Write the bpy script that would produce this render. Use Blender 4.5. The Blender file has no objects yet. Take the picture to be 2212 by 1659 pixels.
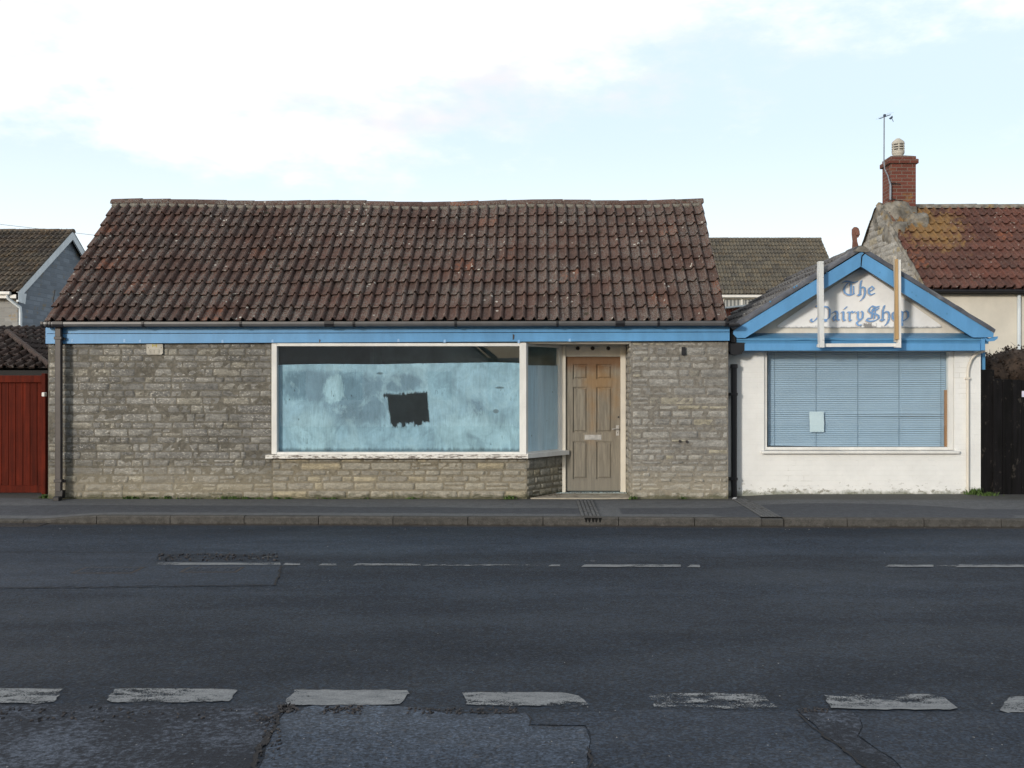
import bpy, math, random
from mathutils import Vector, Matrix, noise as mnoise
R = random.Random(7)
FP = 2150.6            # focal length, in pixels of the 2212 px wide measuring image
VX, VY, CZ = 1166.0, 830.0, 1.62
def px(x, d): return (x-VX)*d/FP
def pz(y, d): return CZ-(y-VY)*d/FP
def P(x, y, d): return Vector((px(x, d), d, pz(y, d)))
def G(x, y, z=-0.10):
    d = (CZ-z)*FP/(y-VY)
    return Vector((px(x, d), d, z))
sc = bpy.context.scene
COL = sc.collection
F = 14.05              # depth of the stone shop's front

# ------------------------------------------------------------------ mesh builder
class MB:
    def __init__(s): s.v = []; s.f = []; s.m = []; s.t = []; s.sm = []
    def add(s, vs, fs, m=0, t=0.5, smooth=False):
        o = len(s.v); s.v += [tuple(v) for v in vs]
        for f in fs:
            s.f.append(tuple(o+i for i in f)); s.m.append(m); s.t.append(t); s.sm.append(smooth)
    def quad(s, a, b, c, d, m=0, t=0.5): s.add([a, b, c, d], [(0, 1, 2, 3)], m, t)
    def poly(s, pts, m=0, t=0.5): s.add(pts, [tuple(range(len(pts)))], m, t)
    def box(s, x0, x1, y0, y1, z0, z1, m=0, t=0.5, b=0.0):
        if b <= 0:
            vs = [(x, y, z) for z in (z0, z1) for y in (y0, y1) for x in (x0, x1)]
            s.add(vs, [(0, 1, 5, 4), (1, 3, 7, 5), (3, 2, 6, 7), (2, 0, 4, 6), (4, 5, 7, 6), (0, 2, 3, 1)], m, t)
            return
        c = ((x0+x1)/2, (y0+y1)/2, (z0+z1)/2); h = (abs(x1-x0)/2, abs(y1-y0)/2, abs(z1-z0)/2)
        s.obox(c, (1, 0, 0), (0, 1, 0), (0, 0, 1), h, m, t, b)
    def obox(s, c, ux, uy, uz, h, m=0, t=0.5, b=0.0):
        c = Vector(c); ax = [Vector(ux).normalized(), Vector(uy).normalized(), Vector(uz).normalized()]
        b = min(b, min(h)*0.9)
        if b <= 0:
            vs = [c+ax[0]*i*h[0]+ax[1]*j*h[1]+ax[2]*k*h[2] for k in (-1, 1) for j in (-1, 1) for i in (-1, 1)]
            s.add(vs, [(0, 1, 5, 4), (1, 3, 7, 5), (3, 2, 6, 7), (2, 0, 4, 6), (4, 5, 7, 6), (0, 2, 3, 1)], m, t)
            return
        vs = []; idx = {}
        for i in (-1, 1):
            for j in (-1, 1):
                for k in (-1, 1):
                    for a in range(3):
                        q = [i*(h[0]-b), j*(h[1]-b), k*(h[2]-b)]
                        q[a] = (i, j, k)[a]*h[a]
                        idx[(i, j, k, a)] = len(vs); vs.append(c+ax[0]*q[0]+ax[1]*q[1]+ax[2]*q[2])
        fs = []
        for a in range(3):
            o = [n for n in range(3) if n != a]
            for sg in (-1, 1):
                f = []
                for (u, w) in ((-1, -1), (1, -1), (1, 1), (-1, 1)):
                    q = [0, 0, 0]; q[a] = sg; q[o[0]] = u; q[o[1]] = w
                    f.append(idx[(q[0], q[1], q[2], a)])
                fs.append(f)
        for a in range(3):
            o = [n for n in range(3) if n != a]
            for u in (-1, 1):
                for w in (-1, 1):
                    q0 = [0, 0, 0]; q1 = [0, 0, 0]
                    q0[a] = -1; q1[a] = 1
                    for q in (q0, q1): q[o[0]] = u; q[o[1]] = w
                    fs.append([idx[(*q0, o[0])], idx[(*q1, o[0])], idx[(*q1, o[1])], idx[(*q0, o[1])]])
        for i in (-1, 1):
            for j in (-1, 1):
                for k in (-1, 1): fs.append([idx[(i, j, k, a)] for a in range(3)])
        s.add(vs, fs, m, t)
    def bar(s, a, b, w, h, m=0, t=0.5, bev=0.0, up=(0, 0, 1)):
        a = Vector(a); b = Vector(b); d = (b-a); L = d.length; d.normalize()
        u = Vector(up); sd = d.cross(u)
        if sd.length < 1e-4: u = Vector((0, 1, 0)); sd = d.cross(u)
        sd.normalize(); u = sd.cross(d)
        s.obox((a+b)/2, d, sd, u, (L/2, w/2, h/2), m, t, bev)
    def tube(s, pts, r, n=10, m=0, t=0.5, cap=True):
        pts = [Vector(p) for p in pts]; rs = r if isinstance(r, (list, tuple)) else [r]*len(pts)
        rings = []; prev = None
        for i, p in enumerate(pts):
            d = (pts[min(i+1, len(pts)-1)]-pts[max(i-1, 0)]).normalized()
            if prev is None:
                a = Vector((0, 0, 1)) if abs(d.z) < 0.9 else Vector((1, 0, 0))
                u = d.cross(a).normalized()
            else: u = (prev-d*prev.dot(d)).normalized()
            prev = u; w = d.cross(u)
            rings.append([p+(u*math.cos(2*math.pi*k/n)+w*math.sin(2*math.pi*k/n))*rs[i] for k in range(n)])
        vs = [v for r_ in rings for v in r_]
        fs = [(i*n+k, i*n+(k+1) % n, (i+1)*n+(k+1) % n, (i+1)*n+k) for i in range(len(pts)-1) for k in range(n)]
        s.add(vs, fs, m, t, True)
        if cap:
            s.add(rings[0], [tuple(range(n))], m, t); s.add(rings[-1], [tuple(range(n))], m, t)
    def lathe(s, c, prof, n=20, m=0, t=0.5):
        vs = []
        for (r, z) in prof:
            for k in range(n):
                a = 2*math.pi*k/n; vs.append((c[0]+r*math.cos(a), c[1]+r*math.sin(a), c[2]+z))
        fs = [(i*n+k, i*n+(k+1) % n, (i+1)*n+(k+1) % n, (i+1)*n+k) for i in range(len(prof)-1) for k in range(n)]
        s.add(vs, fs, m, t, True)
    def prism(s, pts, d, m=0, t=0.5):
        pts = [Vector(p) for p in pts]; d = Vector(d); n = len(pts)
        s.add(pts+[p+d for p in pts], [tuple(range(n)), tuple(range(2*n-1, n-1, -1))]+[(i, (i+1) % n, n+(i+1) % n, n+i) for i in range(n)], m, t)
    def build(s, name, mats, parent=None):
        me = bpy.data.meshes.new(name)
        o0 = Vector(parent_world(parent)) if parent else Vector((0, 0, 0))
        base = o0
        if parent is None and s.v:
            xs = [v[0] for v in s.v]; ys = [v[1] for v in s.v]; zs = [v[2] for v in s.v]
            base = Vector(((min(xs)+max(xs))/2, (min(ys)+max(ys))/2, min(zs)))
        me.from_pydata([tuple(Vector(v)-base) for v in s.v], [], s.f)
        if not isinstance(mats, (list, tuple)): mats = [mats]
        for m in mats: me.materials.append(m)
        me.polygons.foreach_set('material_index', s.m)
        me.polygons.foreach_set('use_smooth', s.sm)
        at = me.attributes.new('tint', 'FLOAT', 'FACE'); at.data.foreach_set('value', s.t)
        me.update()
        o = bpy.data.objects.new(name, me); COL.objects.link(o)
        if parent: o.parent = parent
        else: o.location = base
        return o
def parent_world(o):
    l = Vector((0, 0, 0))
    while o is not None: l += o.location; o = o.parent
    return l
def thing(name, loc, label, cat, group=None):
    o = bpy.data.objects.new(name, None); COL.objects.link(o); o.location = loc; o.empty_display_size = 0.2
    o['label'] = label; o['category'] = cat
    if group: o['group'] = group
    return o
def tag(o, label, cat, group=None, kind=None):
    o['label'] = label; o['category'] = cat
    if group: o['group'] = group
    if kind: o['kind'] = kind
    return o
def struct(o): o['kind'] = 'structure'; return o

# ------------------------------------------------------------------ node helpers
class Mt:
    def __init__(s, name, world=False):
        if world:
            s.nt = world.node_tree
        else:
            s.mat = bpy.data.materials.new(name); s.mat.use_nodes = True; s.nt = s.mat.node_tree
        s.nt.nodes.clear()
        s.out = s.n('ShaderNodeOutputWorld' if world else 'ShaderNodeOutputMaterial')
    def n(s, t, **k):
        q = s.nt.nodes.new(t)
        for a, b in k.items(): setattr(q, a, b)
        return q
    def put(s, sock, v):
        if isinstance(v, bpy.types.NodeSocket): s.nt.links.new(v, sock)
        elif isinstance(v, (tuple, list)) and len(v) == 3 and sock.type == 'RGBA': sock.default_value = (*v, 1)
        else: sock.default_value = v
    def pos(s): return s.n('ShaderNodeNewGeometry').outputs['Position']
    def sep(s, v):
        q = s.n('ShaderNodeSeparateXYZ'); s.put(q.inputs[0], v); return q.outputs
    def comb(s, x, y, z):
        q = s.n('ShaderNodeCombineXYZ')
        for i, v in enumerate((x, y, z)): s.put(q.inputs[i], v)
        return q.outputs[0]
    def sc(s, v, k):
        q = s.n('ShaderNodeVectorMath', operation='MULTIPLY'); s.put(q.inputs[0], v); q.inputs[1].default_value = k if isinstance(k, tuple) else (k, k, k); return q.outputs[0]
    def vadd(s, a, b):
        q = s.n('ShaderNodeVectorMath', operation='ADD'); s.put(q.inputs[0], a); s.put(q.inputs[1], b); return q.outputs[0]
    def tint(s):
        q = s.n('ShaderNodeAttribute'); q.attribute_name = 'tint'; return q.outputs['Fac']
    def noise(s, v, scale, det=4, rough=0.55, dist=0.0):
        q = s.n('ShaderNodeTexNoise'); s.put(q.inputs['Vector'], v)
        q.inputs['Scale'].default_value = scale; q.inputs['Detail'].default_value = det
        q.inputs['Roughness'].default_value = rough; q.inputs['Distortion'].default_value = dist
        return q.outputs['Fac']
    def voro(s, v, scale, out='Distance', feat='F1', rnd=1.0):
        q = s.n('ShaderNodeTexVoronoi', feature=feat); s.put(q.inputs['Vector'], v)
        q.inputs['Scale'].default_value = scale; q.inputs['Randomness'].default_value = rnd
        return q.outputs[out]
    def m(s, op, a, b=0.0, c=0.0, clamp=False):
        q = s.n('ShaderNodeMath', operation=op, use_clamp=clamp)
        s.put(q.inputs[0], a); s.put(q.inputs[1], b); s.put(q.inputs[2], c); return q.outputs[0]
    def rng(s, v, a, b, c=0.0, d=1.0, smooth=True):
        q = s.n('ShaderNodeMapRange', interpolation_type='SMOOTHSTEP' if smooth else 'LINEAR')
        s.put(q.inputs[0], v)
        for i, w in enumerate((a, b, c, d)): s.put(q.inputs[i+1], w)
        return q.outputs[0]
    def mix(s, f, a, b, blend='MIX'):
        q = s.n('ShaderNodeMix', data_type='RGBA', blend_type=blend)
        s.put(q.inputs[0], f); s.put(q.inputs[6], a); s.put(q.inputs[7], b); return q.outputs[2]
    def scale(s, c, f):
        q = s.n('ShaderNodeVectorMath', operation='SCALE'); s.put(q.inputs[0], c); s.put(q.inputs[3], f); return q.outputs[0]
    def bump(s, h, strength=0.5, dist=0.01, normal=None):
        q = s.n('ShaderNodeBump'); q.inputs['Strength'].default_value = strength; q.inputs['Distance'].default_value = dist
        s.put(q.inputs['Height'], h)
        if normal: s.put(q.inputs['Normal'], normal)
        return q.outputs[0]
    def pr(s, col, rough=0.8, bump=None, alpha=None, metal=0.0, spec=0.5):
        q = s.n('ShaderNodeBsdfPrincipled'); s.put(q.inputs['Base Color'], col); s.put(q.inputs['Roughness'], rough)
        s.put(q.inputs['Metallic'], metal); s.put(q.inputs['Specular IOR Level'], spec)
        if bump is not None: s.put(q.inputs['Normal'], bump)
        if alpha is not None: s.put(q.inputs['Alpha'], alpha)
        s.nt.links.new(q.outputs[0], s.out.inputs[0]); return s.mat
    def ell(s, x, z, cx, cz, rx, rz):       # 1 at centre, 0 on the ellipse, negative outside
        a = s.m('DIVIDE', s.m('SUBTRACT', x, cx), rx); b = s.m('DIVIDE', s.m('SUBTRACT', z, cz), rz)
        return s.m('SUBTRACT', 1.0, s.m('SQRT', s.m('ADD', s.m('MULTIPLY', a, a), s.m('MULTIPLY', b, b))))

def simple(name, col, rough=0.6, var=0.12, nscale=8, bscale=60, bstr=0.15, metal=0.0, spec=0.4, dirt=None, dirt_amt=0.5):
    M = Mt(name); p = M.pos(); a = M.noise(p, nscale, 5, 0.6)
    c = M.scale(col_socket(M, col), M.rng(a, 0.25, 0.75, 1-var, 1+var))
    if dirt: c = M.mix(M.m('MULTIPLY', M.rng(M.noise(p, nscale*0.7, 8, 0.7), 0.5, 0.72), dirt_amt), c, dirt)
    return M.pr(c, rough, M.bump(M.noise(p, bscale, 3), bstr, 0.004), metal=metal, spec=spec)
def col_socket(M, c):
    q = M.n('ShaderNodeRGB'); q.outputs[0].default_value = (*c, 1); return q.outputs[0]

# ---- roof tiles
def tile_mat(name, red, dark, lichen, lich_amt, orange_amt, white_amt, mossy=0.0, spot=None):
    M = Mt(name); p = M.pos(); t = M.tint()
    base = M.mix(M.rng(t, 0.0, 1.0, 0, 1, False), dark, red)
    n1 = M.noise(p, 1.6, 5, 0.65); n2 = M.noise(p, 14, 6, 0.65); n3 = M.noise(p, 60, 3, 0.6)
    base = M.scale(base, M.rng(n2, 0.25, 0.75, 0.62, 1.32))
    # some tiles keep a raw orange edge
    h = M.m('FRACT', M.m('MULTIPLY', t, 37.7))
    o = M.m('MULTIPLY', M.rng(h, 1-orange_amt, 1.0), M.rng(M.noise(p, 9, 3), 0.42, 0.6))
    base = M.mix(o, base, (0.175, 0.064, 0.034))
    area = M.rng(M.m('ADD', n1, M.m('MULTIPLY', M.m('SUBTRACT', t, 0.5), 0.12)), 0.34, 0.66, 0.22, 1.0)
    gl = M.m('MULTIPLY', M.rng(n3, 0.46, 0.58), M.m('MULTIPLY', area, lich_amt), clamp=True)
    base = M.mix(gl, base, lichen)
    sp = M.rng(M.noise(p, 95, 2, 0.7), 0.60, 0.68)
    base = M.mix(M.m('MULTIPLY', sp, M.m('ADD', M.m('MULTIPLY', area, 0.5), 0.12)), base, (0.36, 0.35, 0.31))
    d = M.voro(M.vadd(p, M.scale(M.comb(n3, n2, n3), 0.03)), 8.5)
    w = M.m('MULTIPLY', M.rng(d, 0.13, 0.19, 1, 0), M.rng(M.noise(p, 2.2, 3), 0.50, 0.62))
    base = M.mix(M.m('MULTIPLY', w, white_amt), base, (0.50, 0.49, 0.44))
    if mossy:
        base = M.mix(M.m('MULTIPLY', M.rng(M.noise(p, 2.6, 6, 0.7), 0.50, 0.62), mossy), base, (0.30, 0.17, 0.03))
    if spot:
        s_ = M.sep(p); e = M.m('ADD', M.ell(s_[0], s_[2], *spot), M.m('MULTIPLY', M.m('SUBTRACT', M.noise(p, 5, 6, 0.7), 0.5), 2.6))
        base = M.mix(M.rng(e, 0.05, 0.6, 0, 0.9), base, M.mix(n2, (0.30, 0.15, 0.03), (0.12, 0.11, 0.08)))
    ms = M.rng(M.voro(p, 1.9), 0.05, 0.10, 1, 0)
    base = M.mix(M.m('MULTIPLY', ms, 0.85), base, (0.03, 0.028, 0.015))
    return M.pr(base, 0.85, M.bump(M.m('ADD', n3, n2), 0.5, 0.006), spec=0.25)
T_MAIN = tile_mat('tile_main', (0.096, 0.046, 0.035), (0.068, 0.038, 0.031), (0.150, 0.143, 0.132), 1.15, 0.07, 0.9)
T_COT = tile_mat('tile_cottage', (0.118, 0.045, 0.033), (0.075, 0.034, 0.028), (0.12, 0.10, 0.085), 0.35, 0.10, 0.5, 0.0, (8.0, 4.9, 0.95, 0.75))
T_BACK = tile_mat('tile_grey', (0.108, 0.098, 0.080), (0.066, 0.062, 0.056), (0.16, 0.145, 0.105), 0.8, 0.0, 0.7, 0.10)
T_SLATE = tile_mat('tile_slate', (0.085, 0.085, 0.090), (0.050, 0.050, 0.056), (0.17, 0.17, 0.165), 0.9, 0.0, 0.8)
T_DARK = tile_mat('tile_dark', (0.060, 0.036, 0.030), (0.028, 0.022, 0.022), (0.07, 0.07, 0.06), 0.4, 0.0, 0.4)
T_LEFT = tile_mat('tile_brown', (0.095, 0.070, 0.052), (0.040, 0.033, 0.030), (0.13, 0.12, 0.09), 0.8, 0.0, 0.5, 0.1)

# ---- stone
def stone_mat(name, light, dark, mortar, warm, pale_amt, low_pale=0.0, soot=0.0):
    M = Mt(name); p = M.pos(); t = M.tint()
    st = M.m('GREATER_THAN', t, -0.5)
    tt = M.rng(t, 0, 1, 0, 1, False)
    h = M.m('FRACT', M.m('MULTIPLY', tt, 17.3)); h2 = M.m('FRACT', M.m('MULTIPLY', tt, 71.9))
    c = M.mix(h, dark, light)
    c = M.mix(M.rng(h2, 0.72, 1.0, 0, 0.8), c, warm)
    n1 = M.noise(M.sc(p, (1, 1, 2.5)), 9, 7, 0.65); n2 = M.noise(p, 45, 5, 0.7); n0 = M.noise(p, 0.9, 4, 0.6)
    c = M.scale(c, M.rng(n1, 0.28, 0.72, 0.70, 1.32))
    c = M.scale(c, M.rng(n2, 0.3, 0.7, 0.82, 1.18))
    # pale scoured faces and white lime flecks
    w = M.m('MULTIPLY', M.rng(M.noise(M.sc(p, (1, 1, 1.8)), 24, 5, 0.7), 0.55, 0.61), M.rng(M.noise(p, 1.7, 3), 0.42, 0.55))
    c = M.mix(M.m('MULTIPLY', w, pale_amt), c, (0.52, 0.50, 0.45))
    mc = M.scale(col_socket(M, mortar), M.rng(M.noise(p, 18, 6, 0.65), 0.3, 0.7, 0.72, 1.28))
    c = M.mix(st, mc, c)
    z = M.sep(p)[2]
    if soot:
        sv = M.m('ADD', M.m('MULTIPLY', M.noise(M.sc(p, (1, 1, 1.4)), 2.2, 6, 0.7), 0.6), M.m('MULTIPLY', n0, 0.4))
        c = M.mix(M.m('MULTIPLY', M.rng(sv, 0.44, 0.60), soot), c, M.scale(c, 0.62))
    # splash-back zone: paler, ochre, with green algae close to the pavement
    lowz = M.rng(M.m('ADD', z, M.m('MULTIPLY', M.m('SUBTRACT', n1, 0.5), 0.5)), 0.10, 0.62, 1, 0)
    c = M.mix(M.m('MULTIPLY', lowz, low_pale), c, M.mix(0.6, c, (0.42, 0.37, 0.26)))
    gz = M.m('MULTIPLY', M.rng(M.m('ADD', z, M.m('MULTIPLY', M.m('SUBTRACT', n1, 0.5), 0.22)), 0.0, 0.09, 1, 0), 0.75)
    c = M.mix(gz, c, (0.055, 0.060, 0.030))
    b = M.bump(M.m('ADD', M.m('MULTIPLY', n1, 1.3), M.m('MULTIPLY', n2, 0.6)), 0.75, 0.016)
    return M.pr(c, 0.92, b, spec=0.2)
S_LEFT = stone_mat('stone_grey', (0.250, 0.245, 0.225), (0.165, 0.163, 0.155), (0.145, 0.136, 0.115), (0.26, 0.245, 0.20), 0.85, 0.55, 0.75)
S_LOW = stone_mat('stone_buff', (0.30, 0.285, 0.240), (0.215, 0.205, 0.180), (0.180, 0.162, 0.125), (0.34, 0.295, 0.20), 0.25, 0.3, 0.2)
S_PIER = stone_mat('stone_pale', (0.32, 0.312, 0.285), (0.215, 0.212, 0.200), (0.200, 0.188, 0.165), (0.32, 0.295, 0.22), 0.40, 0.5, 0.3)
S_GABLE = stone_mat('stone_rubble', (0.40, 0.39, 0.36), (0.27, 0.255, 0.23), (0.32, 0.305, 0.275), (0.36, 0.30, 0.18), 0.3, 0, 0.6)
S_FAR = stone_mat('stone_block', (0.40, 0.38, 0.34), (0.30, 0.29, 0.27), (0.28, 0.27, 0.25), (0.38, 0.36, 0.31), 0.1)

WHITE_BRICK = None
def brick_mat(name, col, mortar, scale, paint=False):
    M = Mt(name); p = M.pos(); s = M.sep(p)
    v = M.comb(M.m('ADD', s[0], M.m('MULTIPLY', s[1], 1.0)), s[2], 0.0)
    v = M.vadd(v, M.scale(M.comb(M.noise(p, 5, 3), M.noise(M.vadd(p, (9, 9, 9)), 5, 3), 0), 0.012))
    q = M.n('ShaderNodeTexBrick'); M.put(q.inputs['Vector'], v)
    q.offset = 0.5; q.inputs['Scale'].default_value = scale
    q.inputs['Brick Width'].default_value = 0.225; q.inputs['Row Height'].default_value = 0.0745
    q.inputs['Mortar Size'].default_value = 0.0045 if paint else 0.008; q.inputs['Mortar Smooth'].default_value = 0.6 if paint else 0.2
    q.inputs['Color1'].default_value = (1, 1, 1, 1); q.inputs['Color2'].default_value = (0.2, 0.2, 0.2, 1)
    mask = q.outputs['Fac']; n = M.noise(p, 3, 6, 0.65); n2 = M.noise(p, 30, 4)
    if paint:
        c = M.scale(col_socket(M, col), M.rng(n, 0.3, 0.7, 0.95, 1.03))
        cr = M.m('MULTIPLY', mask, M.rng(M.noise(p, 3.3, 4, 0.6), 0.54, 0.68, 0.03, 0.45))
        c = M.mix(cr, c, (0.36, 0.34, 0.29))
        low = M.rng(s[2], 0.0, 0.34, 1, 0)
        pe = M.m('MULTIPLY', M.rng(M.m('ADD', M.noise(M.sc(p, (1, 1, 1.6)), 12, 7, 0.7), M.m('MULTIPLY', low, 0.14)), 0.66, 0.71), M.m('ADD', low, 0.05), clamp=True)
        c = M.mix(pe, c, (0.30, 0.29, 0.25))
        g = M.rng(M.m('ADD', s[2], M.m('MULTIPLY', M.m('SUBTRACT', M.noise(p, 7, 5, 0.7), 0.5), 0.20)), 0.02, 0.10, 1, 0)
        c = M.mix(M.m('MULTIPLY', g, 0.8), c, (0.16, 0.17, 0.12))
        hgt = M.m('ADD', M.m('MULTIPLY', mask, -0.8), M.m('ADD', M.m('MULTIPLY', n2, 0.35), M.m('MULTIPLY', n, 0.5)))
        return M.pr(c, 0.6, M.bump(hgt, 0.4, 0.006), spec=0.35)
    c = M.mix(M.rng(M.sep(q.outputs['Color'])[0], 0, 1, 0, 1, False), M.scale(col_socket(M, col), 0.6), col)
    c = M.mix(M.rng(n, 0.55, 0.68, 0, 0.55), c, (0.30, 0.20, 0.06))
    c = M.mix(mask, c, mortar)
    return M.pr(c, 0.9, M.bump(M.m('ADD', M.m('MULTIPLY', mask, -1), M.m('MULTIPLY', n2, 0.5)), 0.6, 0.01), spec=0.2)
B_WHITE = brick_mat('painted_brick', (0.74, 0.745, 0.73), (0.6, 0.6, 0.55), 1, True)
B_RED = brick_mat('red_brick', (0.160, 0.056, 0.042), (0.17, 0.13, 0.11), 1)

BLOCK = brick_mat('stone_blockwork', (0.36, 0.36, 0.35), (0.27, 0.27, 0.265), 0.55)
BLOCK_SHADE = brick_mat('block_blue_shade', (0.235, 0.275, 0.325), (0.19, 0.225, 0.265), 0.55)  # shaded copy of BLOCK: the gable's blue shade is put into the colour
# ---- paints, woods, metals
def paint_mat(name, col, worn, worn_amt=0.3, rough=0.45, streak=True, lo=0.60, ws=None):
    M = Mt(name); p = M.pos()
    n = M.noise(M.sc(p, (1, 1, 0.35)) if streak else p, 5, 6, 0.65); n2 = M.noise(M.sc(p, ws) if ws else p, 40, 5, 0.7); n3 = M.noise(p, 1.4, 3)
    c = M.scale(col_socket(M, col), M.rng(n, 0.3, 0.7, 0.90, 1.07))
    c = M.scale(c, M.rng(n3, 0.3, 0.7, 0.93, 1.05))
    c = M.mix(M.m('MULTIPLY', M.rng(n2, lo, lo+0.05), worn_amt), c, worn)
    return M.pr(c, rough, M.bump(M.m('ADD', n2, n), 0.2, 0.004), spec=0.4)
BLUE = paint_mat('blue_paint', (0.102, 0.290, 0.540), (0.05, 0.10, 0.17), 0.30, lo=0.66)
BLUE2 = paint_mat('blue_paint_dull', (0.080, 0.240, 0.430), (0.05, 0.10, 0.17), 0.45, lo=0.62)
WHITE = paint_mat('white_paint', (0.68, 0.68, 0.655), (0.30, 0.28, 0.25), 0.3, lo=0.64)
WHITE_WORN = paint_mat('flaking_white', (0.68, 0.67, 0.63), (0.15, 0.13, 0.115), 0.95, 0.6, False, lo=0.50, ws=(0.25, 1, 1.4))
WHITE_G = paint_mat('grey_white_paint', (0.60, 0.62, 0.62), (0.25, 0.24, 0.22), 0.5, lo=0.60)
CREAM = paint_mat('cream_paint', (0.64, 0.60, 0.52), (0.4, 0.36, 0.28), 0.3, lo=0.66)
PALE = paint_mat('alcove_paint', (0.53, 0.51, 0.46), (0.3, 0.28, 0.24), 0.3, lo=0.62)
LBLUE = paint_mat('pale_blue_boards', (0.62, 0.68, 0.72), (0.3, 0.4, 0.5), 0.1, lo=0.7)
RENDER = simple('cream_render', (0.62, 0.58, 0.50), 0.9, 0.10, 1.6, 40, 0.35, dirt=(0.42, 0.40, 0.36), dirt_amt=0.35)
PLASTIC = simple('grey_gutter', (0.085, 0.086, 0.090), 0.38, 0.15, 6, 30, 0.05, spec=0.5)
BLACK = simple('black_plastic', (0.012, 0.012, 0.015), 0.45, 0.2, 6, 30, 0.05)
DKPIPE = simple('brown_pipe', (0.042, 0.036, 0.036), 0.45, 0.25, 6, 30, 0.05)
METAL = simple('weathered_alloy', (0.52, 0.50, 0.47), 0.42, 0.2, 20, 80, 0.1, metal=0.55)
RUST = simple('rusty_iron', (0.030, 0.026, 0.026), 0.8, 0.3, 20, 80, 0.4)
LOUVRE = simple('pot_buff', (0.42, 0.40, 0.35), 0.8, 0.15, 10, 50, 0.2)
TERRA = simple('terracotta', (0.16, 0.075, 0.055), 0.85, 0.3, 12, 50, 0.4, dirt=(0.28, 0.22, 0.18))
MORT = simple('mortar', (0.17, 0.16, 0.14), 0.95, 0.45, 14, 50, 0.7, dirt=(0.10, 0.095, 0.08), dirt_amt=0.7)
MORT_L = simple('mortar_lichen', (0.17, 0.16, 0.14), 0.95, 0.6, 7, 40, 0.8, dirt=(0.22, 0.14, 0.035), dirt_amt=0.85)
LEAD = simple('weathered_felt', (0.075, 0.082, 0.100), 0.75, 0.35, 5, 40, 0.4, dirt=(0.30, 0.30, 0.28), dirt_amt=0.6)
PLATE = simple('aged_plate', (0.42, 0.40, 0.35), 0.7, 0.15, 12, 60, 0.2, dirt=(0.30, 0.24, 0.10), dirt_amt=0.5)
PAPER = simple('paper', (0.58, 0.69, 0.74), 0.8, 0.05, 6, 25, 0.25)
BATTEN = paint_mat('raw_batten', (0.44, 0.29, 0.14), (0.2, 0.12, 0.06), 0.5, 0.8)
BATTEN_G = paint_mat('grey_batten', (0.42, 0.39, 0.33), (0.2, 0.17, 0.13), 0.5, 0.8)
STICK = paint_mat('window_batten', (0.33, 0.175, 0.085), (0.2, 0.1, 0.05), 0.3, 0.8)
INSIDE = simple('dim_interior', (0.50, 0.62, 0.64), 0.9, 0.2, 2, 20, 0.1)
INSIDE_D = simple('dark_backing', (0.030, 0.033, 0.032), 0.9, 0.2, 2, 20, 0.1)
CONC = simple('step_concrete', (0.34, 0.31, 0.25), 0.9, 0.2, 7, 90, 0.5, dirt=(0.075, 0.05, 0.035), dirt_amt=0.95)
RED_IN = simple('rust_boards', (0.17, 0.045, 0.028), 0.8, 0.4, 10, 40, 0.3, dirt=(0.35, 0.2, 0.12), dirt_amt=0.6)

def wood_mat(name, col, dark, grain=26, spots=None, spec=0.12):
    M = Mt(name); p = M.pos(); t = M.tint()
    g = M.noise(M.sc(p, (1, 1, 0.05)), grain, 6, 0.65, 0.4); n = M.noise(p, 3, 5, 0.6)
    c = M.mix(M.rng(g, 0.35, 0.68), col, dark)
    c = M.scale(c, M.rng(t, 0, 1, 0.72, 1.22, False)); c = M.scale(c, M.rng(n, 0.3, 0.7, 0.85, 1.15))
    if spots:
        c = M.mix(M.m('MULTIPLY', M.rng(M.noise(M.sc(p, (1.3, 1, 0.9)), 7, 7, 0.75), 0.585, 0.64), 0.4), c, spots)
    return M.pr(c, 0.75, M.bump(g, 0.3, 0.004), spec=spec)
RED_GATE = wood_mat('red_stain', (0.098, 0.0125, 0.005), (0.055, 0.0075, 0.0035), 20)
BLK_GATE = wood_mat('black_stain', (0.008, 0.0075, 0.0085), (0.004, 0.004, 0.004), 20, (0.085, 0.075, 0.065))

def door_mat():
    M = Mt('weathered_door'); p = M.pos(); s = M.sep(p)
    g = M.noise(M.sc(p, (1, 1, 0.06)), 38, 6, 0.7, 0.3); n = M.noise(p, 6, 6, 0.65)
    c = M.mix(M.rng(g, 0.32, 0.7), (0.255, 0.230, 0.185), (0.145, 0.130, 0.105))
    # varnish left near the top and down the middle, worn off elsewhere
    x = M.m('SUBTRACT', s[0], 0.80); z = s[2]
    v1 = M.ell(x, z, 0.10, 1.66, 0.42, 0.34)
    v2 = M.ell(x, z, -0.02, 1.25, 0.16, 0.95)
    v3 = M.ell(x, z, 0.34, 1.45, 0.20, 0.7)
    v = M.m('MAXIMUM', M.m('MAXIMUM', v1, M.m('MULTIPLY', v2, 0.55)), M.m('MULTIPLY', v3, 0.55))
    v = M.rng(M.m('ADD', v, M.m('MULTIPLY', M.m('SUBTRACT', n, 0.5), 1.1)), 0.05, 0.85, 0, 0.75)
    c = M.mix(v, c, M.mix(g, (0.31, 0.195, 0.090), (0.20, 0.115, 0.050)))
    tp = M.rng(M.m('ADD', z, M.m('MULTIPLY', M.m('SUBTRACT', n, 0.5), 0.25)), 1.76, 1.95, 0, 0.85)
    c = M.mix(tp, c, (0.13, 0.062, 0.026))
    lo = M.rng(M.m('ADD', z, M.m('MULTIPLY', M.m('SUBTRACT', n, 0.5), 0.3)), 0.05, 0.6, 0.65, 0)
    c = M.mix(lo, c, (0.185, 0.175, 0.150))
    return M.pr(c, 0.75, M.bump(g, 0.3, 0.003), spec=0.25)
DOOR = door_mat()

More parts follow.
